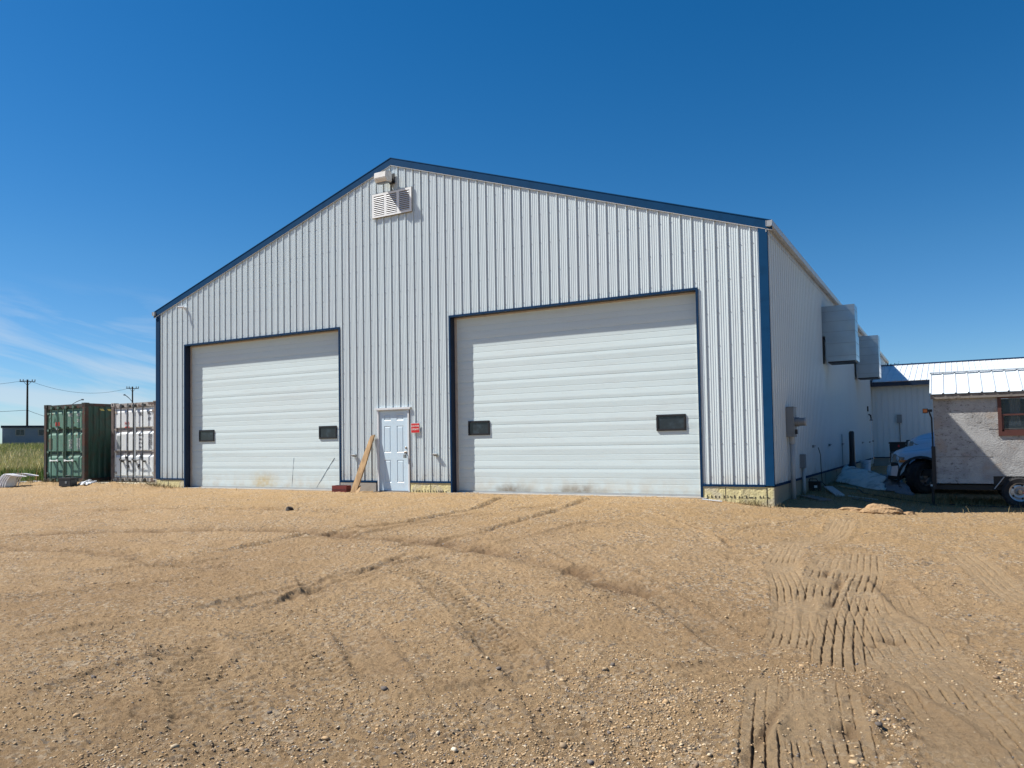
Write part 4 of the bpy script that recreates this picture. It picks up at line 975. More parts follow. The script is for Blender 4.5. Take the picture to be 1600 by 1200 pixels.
# ------------------------------------------------------------------ pickup trucks
def truck(loc, label, steer):
    T = thing('pickup_truck', label, 'truck', loc, 0, 'white pickup trucks behind the trailer')
    LN, HW, WR = 5.7, .98, .42
    wx = (.80, 4.35)
    def arch(cx, r_): return [(cx+r_*math.cos(math.radians(a)), .40+r_*math.sin(math.radians(a))) for a in range(188, -9, -14)]
    prof = [(LN,.60),(LN,1.22),(3.55,1.25),(3.50,1.30),(1.75,1.36),(1.30,1.33),(.85,1.27),(.45,1.19),(.20,1.09),(.12,1.02),(.10,.90),(.14,.72),(.20,.62)]
    prof = prof+[(wx[0]-.60,.58)]+arch(wx[0],.50)[::1]+[(wx[0]+.58,.50),(wx[1]-.58,.50)]+arch(wx[1],.50)+[(wx[1]+.60,.58)]
    ys = [-.98,-.965,-.93,-.86,-.76,-.66,-.56,-.40,-.2,0,.2,.40,.56,.66,.76,.86,.93,.965,.98]
    vs = []; n = len(prof)
    for y in ys:
        a = abs(y)
        for x, z in prof:
            xx, zz = x, z
            if x < 1.8 and z > .55: xx += .20*max(0,(a-.45)/.53)**2.2*(1-min(1, x/.5))
            if z > .95 and x < 3.52: zz -= .15*float(S(np.array((a-.56)/.14)))*min(1, max(0,(x-.05)/.5)) 
            edge = max(0, (a-.86)/.12)
            if z > .92: zz -= .10*edge**2*min(1, (z-.92)/.12)
            yy = y*(1-.06*max(0,(z-.95))/.4) - math.copysign(.0, y)
            if x < .7: yy *= 1-.05*(1-x/.7)
            vs.append((xx, yy, zz))
    mb = MB(); fs = [tuple(range(n)), tuple((len(ys)-1)*n+i_ for i_ in range(n))[::-1]]
    for k_ in range(len(ys)-1):
        for i_ in range(n): fs.append((k_*n+i_, k_*n+(i_+1)%n, (k_+1)*n+(i_+1)%n, (k_+1)*n+i_))
    mb.add(vs, fs); mb.mi = [1 if len(f) == 4 and all(vs[v][2] < .93 for v in f) and all((f[0]%n) >= 13 for v in f) else 0 for f in fs]
    bo = mb.build('body', [truckp, trdark], T)
    me_ = bo.data; 
    sm = [abs(p.normal.y) < .95 for p in me_.polygons]; me_.polygons.foreach_set('use_smooth', sm)
    try: me_.set_sharp_from_angle(angle=R(42))
    except Exception: pass
    # liners
    mb = MB(); mb.box(.25,1.45,-.90,.90,.45,.62); mb.box(3.7,4.95,-.9,.9,.45,.62); mb.box(.5,5.2,-.45,.45,.28,.5); mb.build('underbody', trdark, T)
    # flares
    for cx in wx:
        for s2 in (-1, 1):
            mb = MB(); A0 = arch(cx,.50); A1 = arch(cx,.565); vs = []
            for (a, b), (c, d) in zip(A0, A1): vs += [(a,s2*.985,b),(c,s2*.985,d),(a,s2*1.02,b),(c,s2*1.0,d)]
            fs = []
            for i_ in range(len(A0)-1):
                o_ = i_*4; fs += [(o_+2,o_+6,o_+7,o_+3),(o_,o_+2+0,o_+6,o_+4),(o_+1,o_+5,o_+7,o_+3)]
            mb.add(vs, fs); mb.build('wheel_arch_flare', trdark, T)
    # bumper, grille, lights
    mb = MB(); P = [(-.02,.0),(-.03,.10),(.0,.24),(.14,.26),(.14,-.02)]; mb2 = MB(); vs = []; Y2 = [-1.0,-.97,-.85,-.6,-.3,0,.3,.6,.85,.97,1.0]
    for y in Y2:
        for x, z in P: vs.append((x+.13*max(0,(abs(y)-.5)/.5)**2, y, .46+z))
    n = len(P); fs = [tuple(range(n)), tuple((len(Y2)-1)*n+i_ for i_ in range(n))[::-1]]+[(k_*n+i_,k_*n+(i_+1)%n,(k_+1)*n+(i_+1)%n,(k_+1)*n+i_) for k_ in range(len(Y2)-1) for i_ in range(n)]
    mb.add(vs, fs); mb.build('front_bumper', truckp, T)
    mb = MB(); mb.box(.02,.36,-.90,.90,.36,.455); mb.box(.10,.30,-.94,.94,.70,.775); mb.build('lower_valance', trdark, T)
    mb = MB(); mb.box(.06,.13,-.50,.50,.78,1.05); gr = mb.build('grille', trdark, T)
    mb = MB()
    for z_ in (.80,.87,.94,1.01): mb.box(.045,.06,-.50,.50,z_,z_+.02)
    mb.box(.045,.06,-.02,.02,.78,1.05); mb.build('grille_bars', chrome, gr)
    for s2 in (-1, 1):
        mb = MB(); vs = [(.115,s2*.56,.80),(.155,s2*.80,.80),(.33,s2*.962,.82),(.38,s2*.962,.92),(.20,s2*.80,1.02),(.135,s2*.56,1.03)]
        off = [(x-.035, y+s2*.012, z) for x, y, z in vs]
        mb.add(off+[(x+.05,y,z) for x, y, z in vs], [(0,1,4,5),(1,2,3,4)]+[(i_,(i_+1)%6,6+(i_+1)%6,6+i_) for i_ in range(6)])
        hl = mb.build('headlight', lens, T)
        m3 = MB(); m3.box(.30,.50,min(s2*.972,s2*.988),max(s2*.972,s2*.988),.80,.86); m3.build('turn_signal', amber, hl)
    # cab
    cab = [(1.80,1.30),(2.50,1.83),(2.72,1.88),(3.35,1.88),(3.50,1.83),(3.56,1.24)]
    mb = MB(); n = len(cab); vs = []
    for y, k_ in ((-.90,0),(-.72,1),(.72,1),(.90,0)):
        for x, z in cab: 
            t2 = (z-1.24)/.64
            vs.append((x, y*(1-.14*t2) if k_ == 0 else y, z+(.025 if k_ and z > 1.8 else 0)))
    mb.add(vs, [tuple(range(n)), tuple(3*n+i_ for i_ in range(n))[::-1]]+[(k_*n+i_,k_*n+(i_+1)%n,(k_+1)*n+(i_+1)%n,(k_+1)*n+i_) for k_ in range(3) for i_ in range(n)])
    mb.build('cab', truckp, T, bevel=.02)
    mb = MB(); mb.quad((1.90,-.78,1.40),(1.90,.78,1.40),(2.46,.68,1.815),(2.46,-.68,1.815)); mb.build('windscreen', glassdk, T)
    for s2 in (-1, 1):
        mb = MB(); mb.add([(2.10,s2*.885,1.36),(3.38,s2*.885,1.36),(3.32,s2*.805,1.78),(2.58,s2*.805,1.78)],[(0,1,2,3)]); mb.build('side_window', glassdk, T)
        mb = MB(); mb.box(2.02,2.10,min(s2*1.0,s2*1.18),max(s2*1.0,s2*1.18),1.36,1.56); mb.tube([(2.1,s2*.9,1.40),(2.08,s2*1.05,1.44)], .02, 6); mb.build('mirror', trdark, T, bevel=.01)
    for s2 in (-1, 1):
        mb = MB(); q_ = s2*.981
        for x_ in (2.02, 3.46): mb.box(x_-.006, x_+.006, min(q_, q_+s2*.003), max(q_, q_+s2*.003), .62, 1.17)
        mb.box(2.02, 3.46, min(q_, q_+s2*.003), max(q_, q_+s2*.003), .62, .632); mb.box(.42+.98, 2.0, min(q_, q_+s2*.002), max(q_, q_+s2*.002), .90, .908)
        d_ = mb.build('door_seam', trdark, T); m3 = MB(); m3.box(3.18, 3.36, min(q_, q_+s2*.03), max(q_, q_+s2*.03), 1.04, 1.08); m3.build('door_handle', trdark, d_, bevel=.006)
    mb = MB(); mb.box(3.62,5.62,-.80,.80,1.235,1.262); mb.build('bed_liner', trdark, T)
    for i_, cx in enumerate(wx):
        for s2 in (-1, 1):
            wo = wheel('wheel', WR, .31 if i_ == 0 else .27, .215, T, (cx, s2*.82, WR), (steer if i_ == 0 else 0)+(0 if s2 < 0 else math.pi))
    mb = MB(); mb.tube([(wx[0],-.7,WR),(wx[0],.7,WR)], .05, 8); mb.tube([(wx[1],-.7,WR),(wx[1],.7,WR)], .05, 8); mb.build('axle', trdark, T)
    return T
truck((1.60, 7.50, gz(2.3,6.6)-.0), 'white pickup truck nearer the camera, nose out past the trailer shack', R(48))
T2 = truck((1.85, 10.6, gz(2.6,10.5)+.03), 'white pickup truck behind the nearer one, only its hood showing', 0); T2.scale = (1.18,)*3

# ------------------------------------------------------------------ junk in the shade beside the wall
def cloth(name, label, pts, mat, seed, h=.25, cat='tarp'):
    """crumpled sheet over corner points (quad patch)"""
    n = 26; rgn = np.random.default_rng(seed); P = [Vector(p) for p in pts]; vs = []
    u_, v_ = np.meshgrid(np.linspace(0,1,n), np.linspace(0,1,n))
    nn = vnoise(u_*4+seed, v_*6, seed)*1.3+vnoise(u_*9, v_*11+seed, seed+1)*.7+vnoise(u_*18, v_*20, seed+2)*.35
    for j_ in range(n):
        for i_ in range(n):
            u, v = i_/(n-1), j_/(n-1)
            p = P[0]*(1-u)*(1-v)+P[1]*u*(1-v)+P[2]*u*v+P[3]*(1-u)*v
            vs.append((p.x+.10*nn[j_,i_], p.y+.08*nn[i_,j_], max(p.z+h*math.sin(math.pi*min(1,max(0,v)))*math.sin(math.pi*u)**.6*.8+nn[j_,i_]*.10, gz(p.x,p.y)+.012)))
    mb = MB(); mb.add(vs, [(j_*n+i_, j_*n+i_+1, (j_+1)*n+i_+1, (j_+1)*n+i_) for j_ in range(n-1) for i_ in range(n-1)])
    o = mb.build(name, mat, None, smooth=True); so_ = o.modifiers.new('s', 'SOLIDIFY'); so_.thickness = .006
    return tag(o, label, cat)
def gzz(x, y, d=0.): return (x, y, gz(x, y)+d)
cloth('tarp', 'pale grey sheet heaped along the shop side wall', [gzz(.15,8.0,.03), gzz(1.55,6.2,.02), gzz(1.50,7.3,.30), gzz(.30,9.6,.50)], tarpm, 3, .10)
cloth('tarp', 'dark crumpled sheet in front of the pickup wheel', [gzz(1.15,7.0,.05), gzz(2.3,5.7,.0), gzz(1.95,6.6,.18), gzz(1.25,8.6,.22)], simple('dark_tarp', (.20,.20,.22), .8, 0, .7, 5), 5, .12)
cloth('tarp', 'grey blue crumpled sheet under the pickup bumper', [gzz(1.0,9.6,.05), gzz(1.9,8.2,.05), gzz(1.7,9.4,.12), gzz(.9,11.,.12)], simple('blue_tarp', (.15,.18,.20), .7, 0, .7, 5), 8, .10)
t = thing('black_roll', 'tall black rubber upright leaning on the side wall beside the bucket', 'rubber roll', gzz(.28,11.5))
mb = MB(); vs = []
for z_, r_ in ((0,.34),(.12,.22),(.30,.12),(.55,.09),(1.0,.085),(1.45,.085),(1.50,.06)):
    for k_ in range(14):
        a = 2*math.pi*k_/14; e_ = 1+.18*math.sin(3*a)*(1 if z_ < .3 else .2); vs.append((r_*e_*math.cos(a)+(.30*(1-z_/.3) if z_ < .3 else 0), r_*e_*math.sin(a)-(.35*(1-z_/.3) if z_ < .3 else 0), z_))
mb.add(vs, [(i_*14+k_, i_*14+(k_+1)%14, (i_+1)*14+(k_+1)%14, (i_+1)*14+k_) for i_ in range(6) for k_ in range(14)]+[tuple(6*14+k_ for k_ in range(14))])
mb.build('roll', black, t, smooth=True)
mb = MB(); mb.tube([(-.22,-.6,0),(-.22,-.6,1.4)], .012, 6); mb.build('rod', grey, t)
t = thing('bucket', 'pale plastic bucket behind the black upright roll', 'bucket', gzz(.33,15.4))
mb = MB(); mb.lathe([(0,.0),(.15,.0),(.18,.42),(.19,.42),(.19,.45),(.175,.45),(.14,.04),(0,.04)],(0,0,0),'z',24); mb.build('pail', bucketm, t)
mb = MB(); mb.tube([(-.19,0,.40),(-.14,-.13,.36),(0,-.19,.30),(.14,-.13,.36),(.19,0,.40)], .005, 6); mb.build('handle', grey, t)
def battery(loc, label, s=1., rz=0., wide=1.):
    t = thing('battery_case', label, 'battery case', loc, rz)
    mb = MB(); mb.box(-.17*s*wide,.17*s*wide,-.10*s,.10*s,0,.19*s); mb.build('case', black, t, bevel=.01)
    mb = MB(); mb.box(-.18*s*wide,.18*s*wide,-.11*s,.11*s,.19*s,.235*s); mb.tube([(-.1*s,0,.23*s),(-.08*s,0,.29*s),(.08*s,0,.29*s),(.1*s,0,.23*s)], .012*s, 6); mb.build('lid', trdark, t)
    mb = MB(); mb.box(.03*s,.10*s,-.108*s,-.101*s,.08*s,.14*s); mb.build('sticker', grey if wide > 1 else offw, t)
    return t
battery(gzz(.12,4.30), 'black battery box against the foundation beside the small conduit', 1.)
battery(gzz(-21.3,-1.25), 'black box with a handle in front of the green container', 1.15, R(4), 1.45)
def plank(label, a, b, w_, th, mat, cat='board', name='board'):
    a, b = Vector(a), Vector(b); d = (b-a); L = d.length; mb = MB(); mb.box(0,L,-w_/2,w_/2,-th/2,th/2)
    o = mb.build(name, mat, None, bevel=min(.004, th*.2)); x = d.normalized(); up_ = Vector((0,0,1)); y = up_.cross(x).normalized(); z = x.cross(y)
    o.matrix_world = Matrix((x, y, z)).transposed().to_4x4(); o.location = a; return tag(o, label, cat)
plank('pale grey board slanting beside the battery box in the shade', gzz(.42,4.55,.10), gzz(.86,3.10,.03), .20, .035, pvc)
plank('short flat wood scrap near the tall conduit foot', gzz(.25,2.2,.03), gzz(.75,1.55,.03), .28, .03, woodg)
plank('thin pale stick lying in the shade before the tarps', gzz(1.0,3.30,.03), gzz(1.62,3.18,.03), .04, .02, gut, 'stick', 'stick')
plank('long thin board across the dark grey tarp edge', gzz(.55,8.9,.42), gzz(1.15,8.0,.38), .10, .02, gut)
plank('small white wood scrap at the foot of the right door post', gzz(-1.33,-.32,.02), gzz(-.93,-.30,.02), .05, .02, whitep, 'wood scrap', 'wood_scrap')
plank('short dark board end in the dirt beside the thin pale stick', gzz(1.15,2.75,.03), gzz(1.55,2.55,.02), .10, .03, woodg)
plank('brown stick lying between the slanting grey board and the hose', gzz(.95,4.2,.02), gzz(1.45,4.5,.02), .03, .03, wood, 'stick', 'stick')
plank('broken plank half under the pale sheet by the wall', gzz(.5,5.9,.05), gzz(1.1,5.6,.03), .12, .03, wood)
hs_ = MB().tube([gzz(.9,6.2,.04),gzz(1.2,4.7,.02),gzz(1.9,4.1,.02),gzz(2.7,3.4,.02),gzz(3.5,2.95,.02),gzz(4.4,2.75,.02),gzz(5.5,2.6,.02)], .014, 6).build('hose', wirem, smooth=True)
tag(hs_, 'black hose along the dirt in front of the trailer shack', 'hose')

# plank leaning by the entry door, red block
pl = thing('leaning_plank', 'long brown plank leaning on the wall left of the entry door', 'plank')
mb = MB(); vs = []
A_, B_ = Vector((-10.30,-.46,-.03)), Vector((-9.98,-.06,1.42))
for p, w_ in ((A_, .20), (A_.lerp(B_,.5), .19), (B_, .13)):
    for dx, dy in ((-w_/2,-.02),(w_/2,-.02),(w_/2,.025),(-w_/2,.025)): vs.append((p.x+dx,p.y+dy,p.z+(.03 if dx > 0 and p is B_ else 0)))
mb.add(vs, [(0,1,2,3),(8,9,10,11)]+[(i_*4+k_,i_*4+(k_+1)%4,i_*4+4+(k_+1)%4,i_*4+4+k_) for i_ in range(2) for k_ in range(4)])
mb.build('plank', wood, pl, bevel=.004)
mb = MB(); mb.add([(-10.20,-.50,-.02),(-10.08,-.50,-.02),(-10.10,-.46,-.02),(-10.12,-.38,.16),(-10.18,-.40,.12)], [(0,1,2),(0,2,4),(2,3,4),(0,1,3,4)]); mb.build('splinter', wood, pl)
t = thing('red_block', 'dark red block on the gravel at the foot of the left door frame', 'block', (-10.86,-.28,-.03), R(4))
mb = MB(); mb.box(-.24,.24,-.10,.10,0,.17); mb.build('block', brickr, t, bevel=.008)
mb = MB(); mb.box(-.243,.243,-.103,.103,.055,.066); mb.box(-.15,.15,-.06,.06,.1705,.178); mb.build('groove', trdark, t)

def clod(name, label, loc, r_, mat, seed, flat=.6, cat='dirt clod', group=None):
    bm = bmesh.new(); bmesh.ops.create_icosphere(bm, subdivisions=4, radius=1.); rg_ = seed*7.3
    for v in bm.verts:
        p = v.co; nn = 1+.55*float(vnoise(np.array([p.x*1.6+rg_]), np.array([p.y*1.6+p.z*1.3]), seed)[0])+.16*float(vnoise(np.array([p.x*4+rg_]), np.array([p.y*4+p.z*4.1]), seed)[0])+.10*float(vnoise(np.array([p.x*11+rg_]), np.array([p.y*11+p.z*9.1]), seed)[0])
        v.co = Vector((p.x*nn*r_[0], p.y*nn*r_[1], p.z*nn*r_[2]))
    me = bpy.data.meshes.new(name); bm.to_mesh(me); bm.free(); me.materials.append(mat.m)
    o = bpy.data.objects.new(name, me); COL.objects.link(o); o.location = loc
    return tag(o, label, cat, group)
clod('clay_mound', 'rounded lump of tan clay at the edge of the building shadow', gzz(1.90,.22,.03), (.34,.24,.13), clodm, 2, cat='clay lump')
clod('dirt_clod', 'low crumbled dirt clod left of the rounded clay lump', gzz(1.40,.35,.0), (.22,.12,.06), clodm, 3)
clod('dirt_clod', 'small dirt clod at the right end of the clay lump', gzz(2.35,.30,.0), (.12,.10,.05), clodm, 4)
clod('dark_clod', 'small black clod alone on the gravel before the left door', gzz(-9.05,-3.92,.02), (.09,.07,.06), rockd, 5)
clod('dark_clod', 'tiny dark clod left of the black clod before the left door', gzz(-10.2,-4.6,.005), (.10,.06,.03), clodm, 6)
# weeds: uncountable tufts
def blades(name, pts, hmin, hmax, wd, mat, seed, label, tint=None, lean=.35):
    rg_ = np.random.default_rng(seed); n = len(pts); P = np.array(pts)
    hh_ = hmin+(hmax-hmin)*rg_.random(n); a = rg_.random(n)*6.28; ln = hh_*lean*rg_.random(n); b = rg_.random(n)*6.28
    w2 = wd*(.6+.8*rg_.random(n)); dx, dy = np.cos(a)*w2, np.sin(a)*w2
    V = np.empty((n,5,3)); V[:,0] = P+np.stack([-dx,-dy,0*dx],-1); V[:,1] = P+np.stack([dx,dy,0*dx],-1)
    mid = P+np.stack([np.cos(b)*ln*.35, np.sin(b)*ln*.35, hh_*.55],-1)
    V[:,2] = mid+np.stack([dx,dy,0*dx],-1)*.8; V[:,3] = mid-np.stack([dx,dy,0*dx],-1)*.8; V[:,4] = P+np.stack([np.cos(b)*ln, np.sin(b)*ln, hh_],-1)
    me = bpy.data.meshes.new(name); me.vertices.add(n*5); me.vertices.foreach_set('co', V.ravel())
    base_ = (np.arange(n)*5)[:,None]; F = np.concatenate([base_+np.array([[0,1,2,3]]), base_+np.array([[3,2,4]])],1).ravel()
    me.loops.add(len(F)); me.loops.foreach_set('vertex_index', F.astype(np.int32)); me.polygons.add(2*n)
    st = np.empty(2*n, np.int32); st[0::2] = np.arange(n)*7; st[1::2] = np.arange(n)*7+4; me.polygons.foreach_set('loop_start', st); me.update(calc_edges=True)
    if tint is not None:
        ca = me.attributes.new('tint', 'FLOAT_COLOR', 'POINT'); c = np.concatenate([tint, np.ones((n,1))],1); ca.data.foreach_set('color', np.repeat(c,5,0).astype(np.float32).ravel())
    me.materials.append(mat.m); o = bpy.data.objects.new(name, me); COL.objects.link(o); return tag(o, label, kind='stuff')
rgw = np.random.default_rng(4); pts = []
for cx, cy, sx1, sy1, n in ((-18.2,-.30,.5,.12,360),(-20.5,-.8,1.8,.2,300),(-.35,-.22,.25,.07,200),(-19.2,.2,.4,.3,240),(3.4,3.8,1.2,.7,2600),(2.2,4.4,.6,.6,500),(.25,6.,.12,3.,500),(.9,2.2,.6,.5,300),(-24.3,-.5,.8,.35,300),(-21.2,-.4,.7,.2,120),(2.6,1.7,1.4,.25,160),(1.1,2.9,.7,.4,160)):
    for _ in range(n):
        x = rgw.normal(cx,sx1); y = rgw.normal(cy,sy1)
        if (y > -.03 and -18.65 < x < .03) or (-25.7 < x < -23.2 and y > .45) or (-22.5 < x < -20 and y > .95): continue
        pts.append((x,y,gz(x,y)-.005))
blades('weeds', pts, .03, .16, .004, weedm, 5, 'dry weeds along the foundations and under the trailer', lean=1.1)
# tall grass field
n = 90000; rgw = np.random.default_rng(8)
aL = math.atan2(.5, -1.06); 
angs = rgw.uniform(R(147.5), R(163.), n); rd = 1/(rgw.uniform(1/120., 1/29.0, n)); rd = np.where(rgw.random(n) < .35, rgw.uniform(32,120,n), rd)
x = CAMP.x+rd*np.cos(angs); y = CAMP.y+rd*np.sin(angs)
edge = (y > -.55+.5*vnoise(x*.8, y*.8, 3)) & (x < -25.9) ; x, y, rd = x[edge], y[edge], rd[edge]
z = base(x, y)+.6*vnoise(x*.02, y*.02, 9)*S((np.hypot(x-CAMP.x,y-CAMP.y)-60)/80)*S((-x-20)/10.)
n = len(x); pal = np.array([(.25,.28,.06),(.18,.23,.05),(.36,.33,.11),(.52,.42,.20),(.62,.50,.28),(.10,.16,.035),(.34,.17,.07)])
k1 = S((rd-34)/12.)[:,None]; mixn = np.clip(.5+1.6*vnoise(x*.12, y*.12, 12),0,1); pick = rgw.random(n)
idx = np.where(rd < 37, np.where(pick < .62, 5, np.where(pick < .85, 1, 6)), np.where(rd > 75, np.where(pick < .5, 0, np.where(pick < .8, 2, 3)), np.where(pick < .25, 3, np.where(pick < .5, 4, np.where(pick < .75, 2, 0)))))
tint = np.clip(pal[idx]*1.3*(.7+.6*rgw.random((n,1))), 0, .85)
hts = .45
def field():
    o = blades('grass', np.stack([x, y, z-.02],-1), .20, .62, .012, grassm, 3, 'tall green and dry yellow grass in the field beyond the containers', tint, .4)
    return o
field()

# white chair stack and odds at the far left edge
t = thing('plastic_chairs', 'toppled stack of white plastic chairs at the far left edge of the yard', 'chairs', gzz(-24.0,-1.75), R(20))
wpl = simple('white_plastic', (.72,.73,.76), .45)
for k_ in range(4):
    o_ = k_*.085
    mb = MB(); vs = []
    for s_i in range(9):                                          # one bent shell: seat running into the back
        f_ = s_i/8.; a = R(-20+115*f_); px_ = .30-.30*math.cos(a)+o_; pz_ = .10+.34*math.sin(a)
        for yy in (-.24,-.12,0,.12,.24): vs.append((px_-.02*abs(yy)*4, yy*(1-.15*f_), pz_))
    mb.add(vs, [(i_*5+j_,(i_+1)*5+j_,(i_+1)*5+j_+1,i_*5+j_+1) for i_ in range(8) for j_ in (0,1,2,3)])
    ob = mb.build('chair_shell', wpl, t, smooth=True); sm_ = ob.modifiers.new('s','SOLIDIFY'); sm_.thickness = .012
    mb = MB()
    for yy in (-.25,.25): mb.tube([(.25+o_,yy,.42),(.10+o_,yy*1.05,.22),(.02+o_,yy*1.1,.0)], .018, 6); mb.tube([(.30+o_,yy,.42),(.55+o_,yy*1.05,.38),(.80+o_,yy*1.05,.34)], .018, 6)
    mb.build('leg', wpl, t)
plank('white sheet lying flat left of the green container', gzz(-26.9,.35,.03), gzz(-25.3,-.05,.03), .5, .03, whitep, 'board', 'white_board')
plank('dark scrap plank on the ground before the white container', gzz(-20.9,-.15,.02), gzz(-20.35,-.05,.02), .12, .05, polew)
mb = MB(); mb.box(-23.4,-19.0,.3,1.3,-.2,.055); o = mb.build('concrete_pad', simple('pale_pad', (.50,.44,.32), .9, 0, .5, 3)); tag(o, 'pale concrete strip under the front of the white container', 'slab')
cloth('rag', 'crumpled white rag on the ground right of the green container', [gzz(-22.95,.2,.02), gzz(-22.6,.1,.02), gzz(-22.6,.4,.02), gzz(-22.9,.5,.02)], whitep, 12, .06, 'rag')
cloth('rag', 'pale crumpled cloth beside the black box at the green container', [gzz(-20.95,-1.1,.02), gzz(-20.45,-1.2,.02), gzz(-20.45,-.9,.02), gzz(-20.95,-.8,.02)], whitep, 13, .05, 'rag')

# ------------------------------------------------------------------ far left: site office, poles, lamps, trees
ax = Vector((.483,.876,0)); ay = Vector((-.876,.483,0))
O = thing('site_office', 'low blue-grey portable office far beyond the grass field', 'building', (-98.9,37.3,base(np.array([-98.]),np.array([38.]))[0]), math.atan2(ax.y, ax.x))
oz = O.location.z; top = 4.42-oz
mb = MB(); mb.box(0,14,0,3.6,-.3,top-.25); mb.build('wall', office, O)
mb = MB(); mb.box(-.15,14.2,-.15,3.8,top-.25,top-.0); mb.build('roof', simple('navy_fascia', (.010,.018,.040), .6), O)
for a in (1.45, 3.85):
    mb = MB(); b = a+(.85 if a < 2 else 1.15); z0_, z1_ = 3.22-oz, 3.90-oz
    mb.box(a-.08,b+.08,-.05,-.001,z0_-.08,z0_); mb.box(a-.08,b+.08,-.05,-.001,z1_,z1_+.08); mb.box(a-.08,a,-.05,-.001,z0_,z1_); mb.box(b,b+.08,-.05,-.001,z0_,z1_); mb.box((a+b)/2-.02,(a+b)/2+.02,-.04,-.001,z0_,z1_)
    wo = mb.build('window', simple('beige_frame', (.32,.30,.26), .7), O); m3 = MB(); m3.box(a,b,-.02,-.001,z0_,z1_); m3.build('pane', glassdk, wo)
mb = MB(); mb.tube([(5.3,.5,top),(5.3,.5,top+.55),(5.9,.5,top+.6)], .03, 6); mb.build('vent_pipe', grey, O)
St = thing('stair_landing', 'white stair landing at the left end of the far office', 'stairs', (-98.9-ax.x*1.35,37.3-ax.y*1.35,oz), math.atan2(ax.y, ax.x))
mb = MB(); mb.box(-.8,1.0,-.8,.4,1.05,1.15); mb.box(-.8,1.0,-.82,-.78,1.75,1.80); mb.build('deck', whitep, St)
for a in (-.8,.0,.92):
    mb = MB(); mb.box(a,a+.08,-.8,-.72,-.2,2.3); mb.build('post', trdark, St)
mb = MB(); mb.tube([(-.7,-.78,.1),(.1,-.78,1.05)], .04, 6); mb.tube([(.1,-.78,.1),(.9,-.78,1.05)], .04, 6); mb.build('brace', whitep, St)
mb = MB(); mb.box(.15,.85,-.79,-.76,1.2,1.75); mb.build('railing_panel', whitep, St)
def pole(base_pt, ztop, label, armw, rad):
    t = thing('utility_pole', label, 'utility pole', base_pt, 0, 'utility poles on the horizon')
    h = ztop-base_pt[2]; d = Vector((armw*.55, armw*.83, 0))*.5
    mb = MB(); mb.tube([(0,0,-1),(0,0,h*.5),(0,0,h)], [rad,rad*.85,rad*.68], 10); mb.build('pole', polew, t)
    mb = MB(); mb.tube([tuple(-d+Vector((0,0,h-.35))), tuple(d+Vector((0,0,h-.35)))], .07, 6); mb.tube([tuple(-d*.5+Vector((0,0,h-.35))), (0,0,h-1.0)], .03, 5); mb.tube([tuple(d*.5+Vector((0,0,h-.35))), (0,0,h-1.0)], .03, 5); mb.build('crossarm', polew, t)
    for k_ in (-.92,-.55,.6,.95):
        mb = MB(); p = d*k_+Vector((0,0,h-.28)); mb.lathe([(.03,0),(.09,.06),(.06,.14),(.10,.20),(.05,.32),(0,.32)], tuple(p), 'z', 8); mb.build('insulator', grey, t)
    return t
def ext(p, k_): c = CAMP; return (c.x+(p[0]-c.x)*k_, c.y+(p[1]-c.y)*k_, c.z+(p[2]-c.z)*k_)
p1 = ext((-97.63,39.58,10.19), 1.30); p2 = ext((-91.37,49.66,9.55), 1.42)
pole((p1[0],p1[1],1.5), p1[2], 'nearer wooden utility pole rising behind the far office', 2.2, .19)
pole((p2[0],p2[1],1.5), p2[2], 'farther wooden utility pole rising behind the white container', 2.1, .17)
def wire(a, b, sag, label, r_=.022):
    a, b = Vector(a), Vector(b); pts = [a.lerp(b,k_/16)-Vector((0,0,sag*4*(k_/16)*(1-k_/16))) for k_ in range(17)]
    tag(MB().tube(pts, r_, 5).build('power_line', wirem), label, 'power line', 'power lines between the poles')
dv = Vector((p2[0]-p1[0], p2[1]-p1[1], 0)); q1 = Vector(p1); q2 = Vector(p2); q0 = q1-dv*2.2; q3 = q2+dv*2
wire(q1+Vector((0,0,-.1)), q2+Vector((0,0,-.1)), 1.6, 'sagging upper line between the two far poles')
wire(q0+Vector((0,0,-.5)), q1+Vector((0,0,-.1)), 2.5, 'upper line running left from the nearer pole')
wire(q0+Vector((0,0,-4.6)), q1+Vector((0,0,-5.)), 1.2, 'lower line running left from the nearer pole', .03)
wire(q1+Vector((0,0,-5.)), q2+Vector((0,0,-6.)), 1.6, 'lower line running right from the nearer pole', .03)
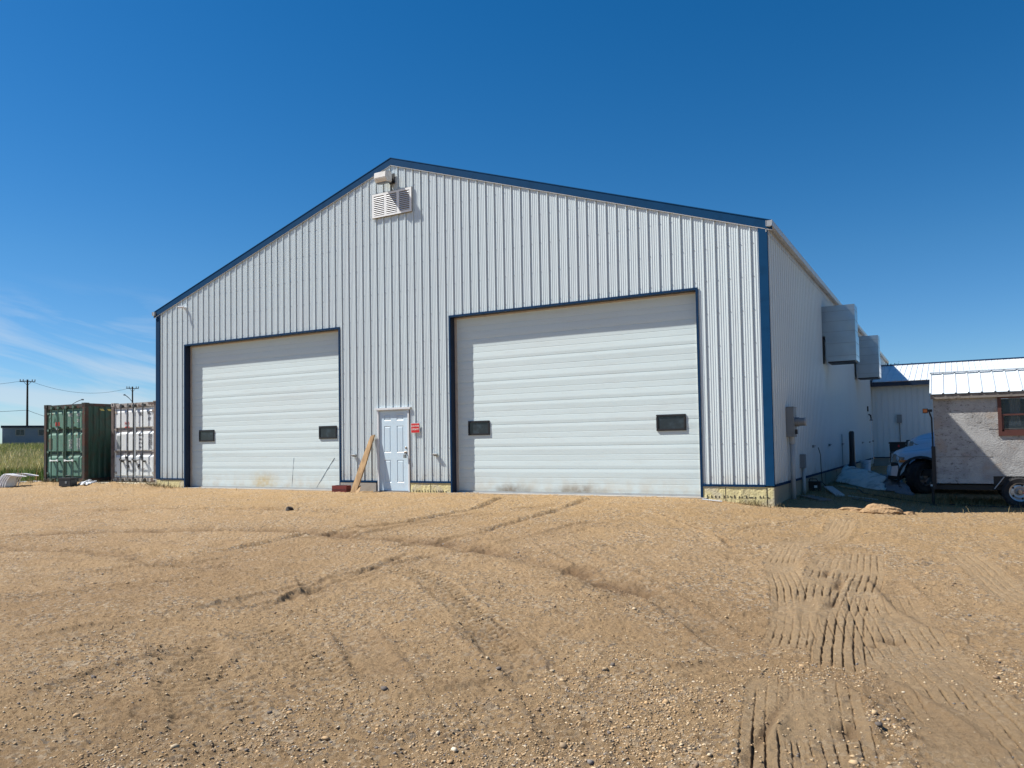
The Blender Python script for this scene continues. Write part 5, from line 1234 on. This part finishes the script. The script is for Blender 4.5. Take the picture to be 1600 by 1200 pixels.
def slamp(tip, root, label):
    t = thing('street_lamp', label, 'street lamp', (root[0],root[1],1.0), 0, 'distant street lamps')
    dx, dy = tip[0]-root[0], tip[1]-root[1]; z0_, z1_ = root[2]-1, tip[2]-1
    mb = MB(); mb.tube([(0,0,0),(0,0,z0_*.8),(dx*.1,dy*.1,z0_),(dx*.5,dy*.5,z0_+(z1_-z0_)*.62),(dx*.85,dy*.85,z1_)], .05, 6); mb.build('pole', grey, t)
    mb = MB(); mb.tube([(dx*.83,dy*.83,z1_),(dx,dy,z1_)], .10, 6); mb.build('lamp_head', grey, t)
slamp((-94.48,44.93,7.75), (-95.35,43.52,7.0), 'street lamp arm showing above the green container roof')
slamp((-91.97,48.78,8.43), (-91.5,50.0,7.4), 'street lamp arm left of the farther pole')

def tree(loc, h, rc, seed, label):
    t = thing('tree', label, 'tree', loc, 0, 'trees behind the annex'); rg_ = random.Random(seed)
    mb = MB(); mb.tube([(0,0,0),(.1,0,h*.4),(0,.1,h*.8)], [.22,.15,.05], 8)
    cs = []
    for k_ in range(26):
        a = rg_.uniform(0,6.28); z_ = h*rg_.uniform(.45,.97); rr_ = rc*(1-.55*abs(z_/h-.6))*rg_.uniform(.2,1); c = Vector((rr_*math.cos(a), rr_*math.sin(a), z_)); cs.append(c)
        mb.tube([(0,.05,z_*.62), tuple(c*.55+Vector((0,0,z_*.40))), tuple(c)], [.06,.04,.015], 5)
    mb.build('trunk', bark, t)
    mb = MB()
    for c in cs:
        for _ in range(110):
            d = Vector((rg_.gauss(0,1),rg_.gauss(0,1),rg_.gauss(0,.7)))*rc*.19; p = c+d; s_l = rg_.uniform(.06,.13)
            u_ = Vector((rg_.gauss(0,1),rg_.gauss(0,1),rg_.gauss(0,1))).normalized()*s_l; v_ = u_.orthogonal().normalized()*s_l*.6
            mb.add([p-u_, p+v_, p+u_, p-v_], [(0,1,2,3)])
    mb.build('crown', leafm, t)
tree((-1.75,70,0), 8.25, 2.2, 1, 'leafy treetop just showing above the left of the annex ridge')
tree((-.1,74,0), 8.2, 2.4, 2, 'lower leafy treetop right of the other behind the annex ridge')
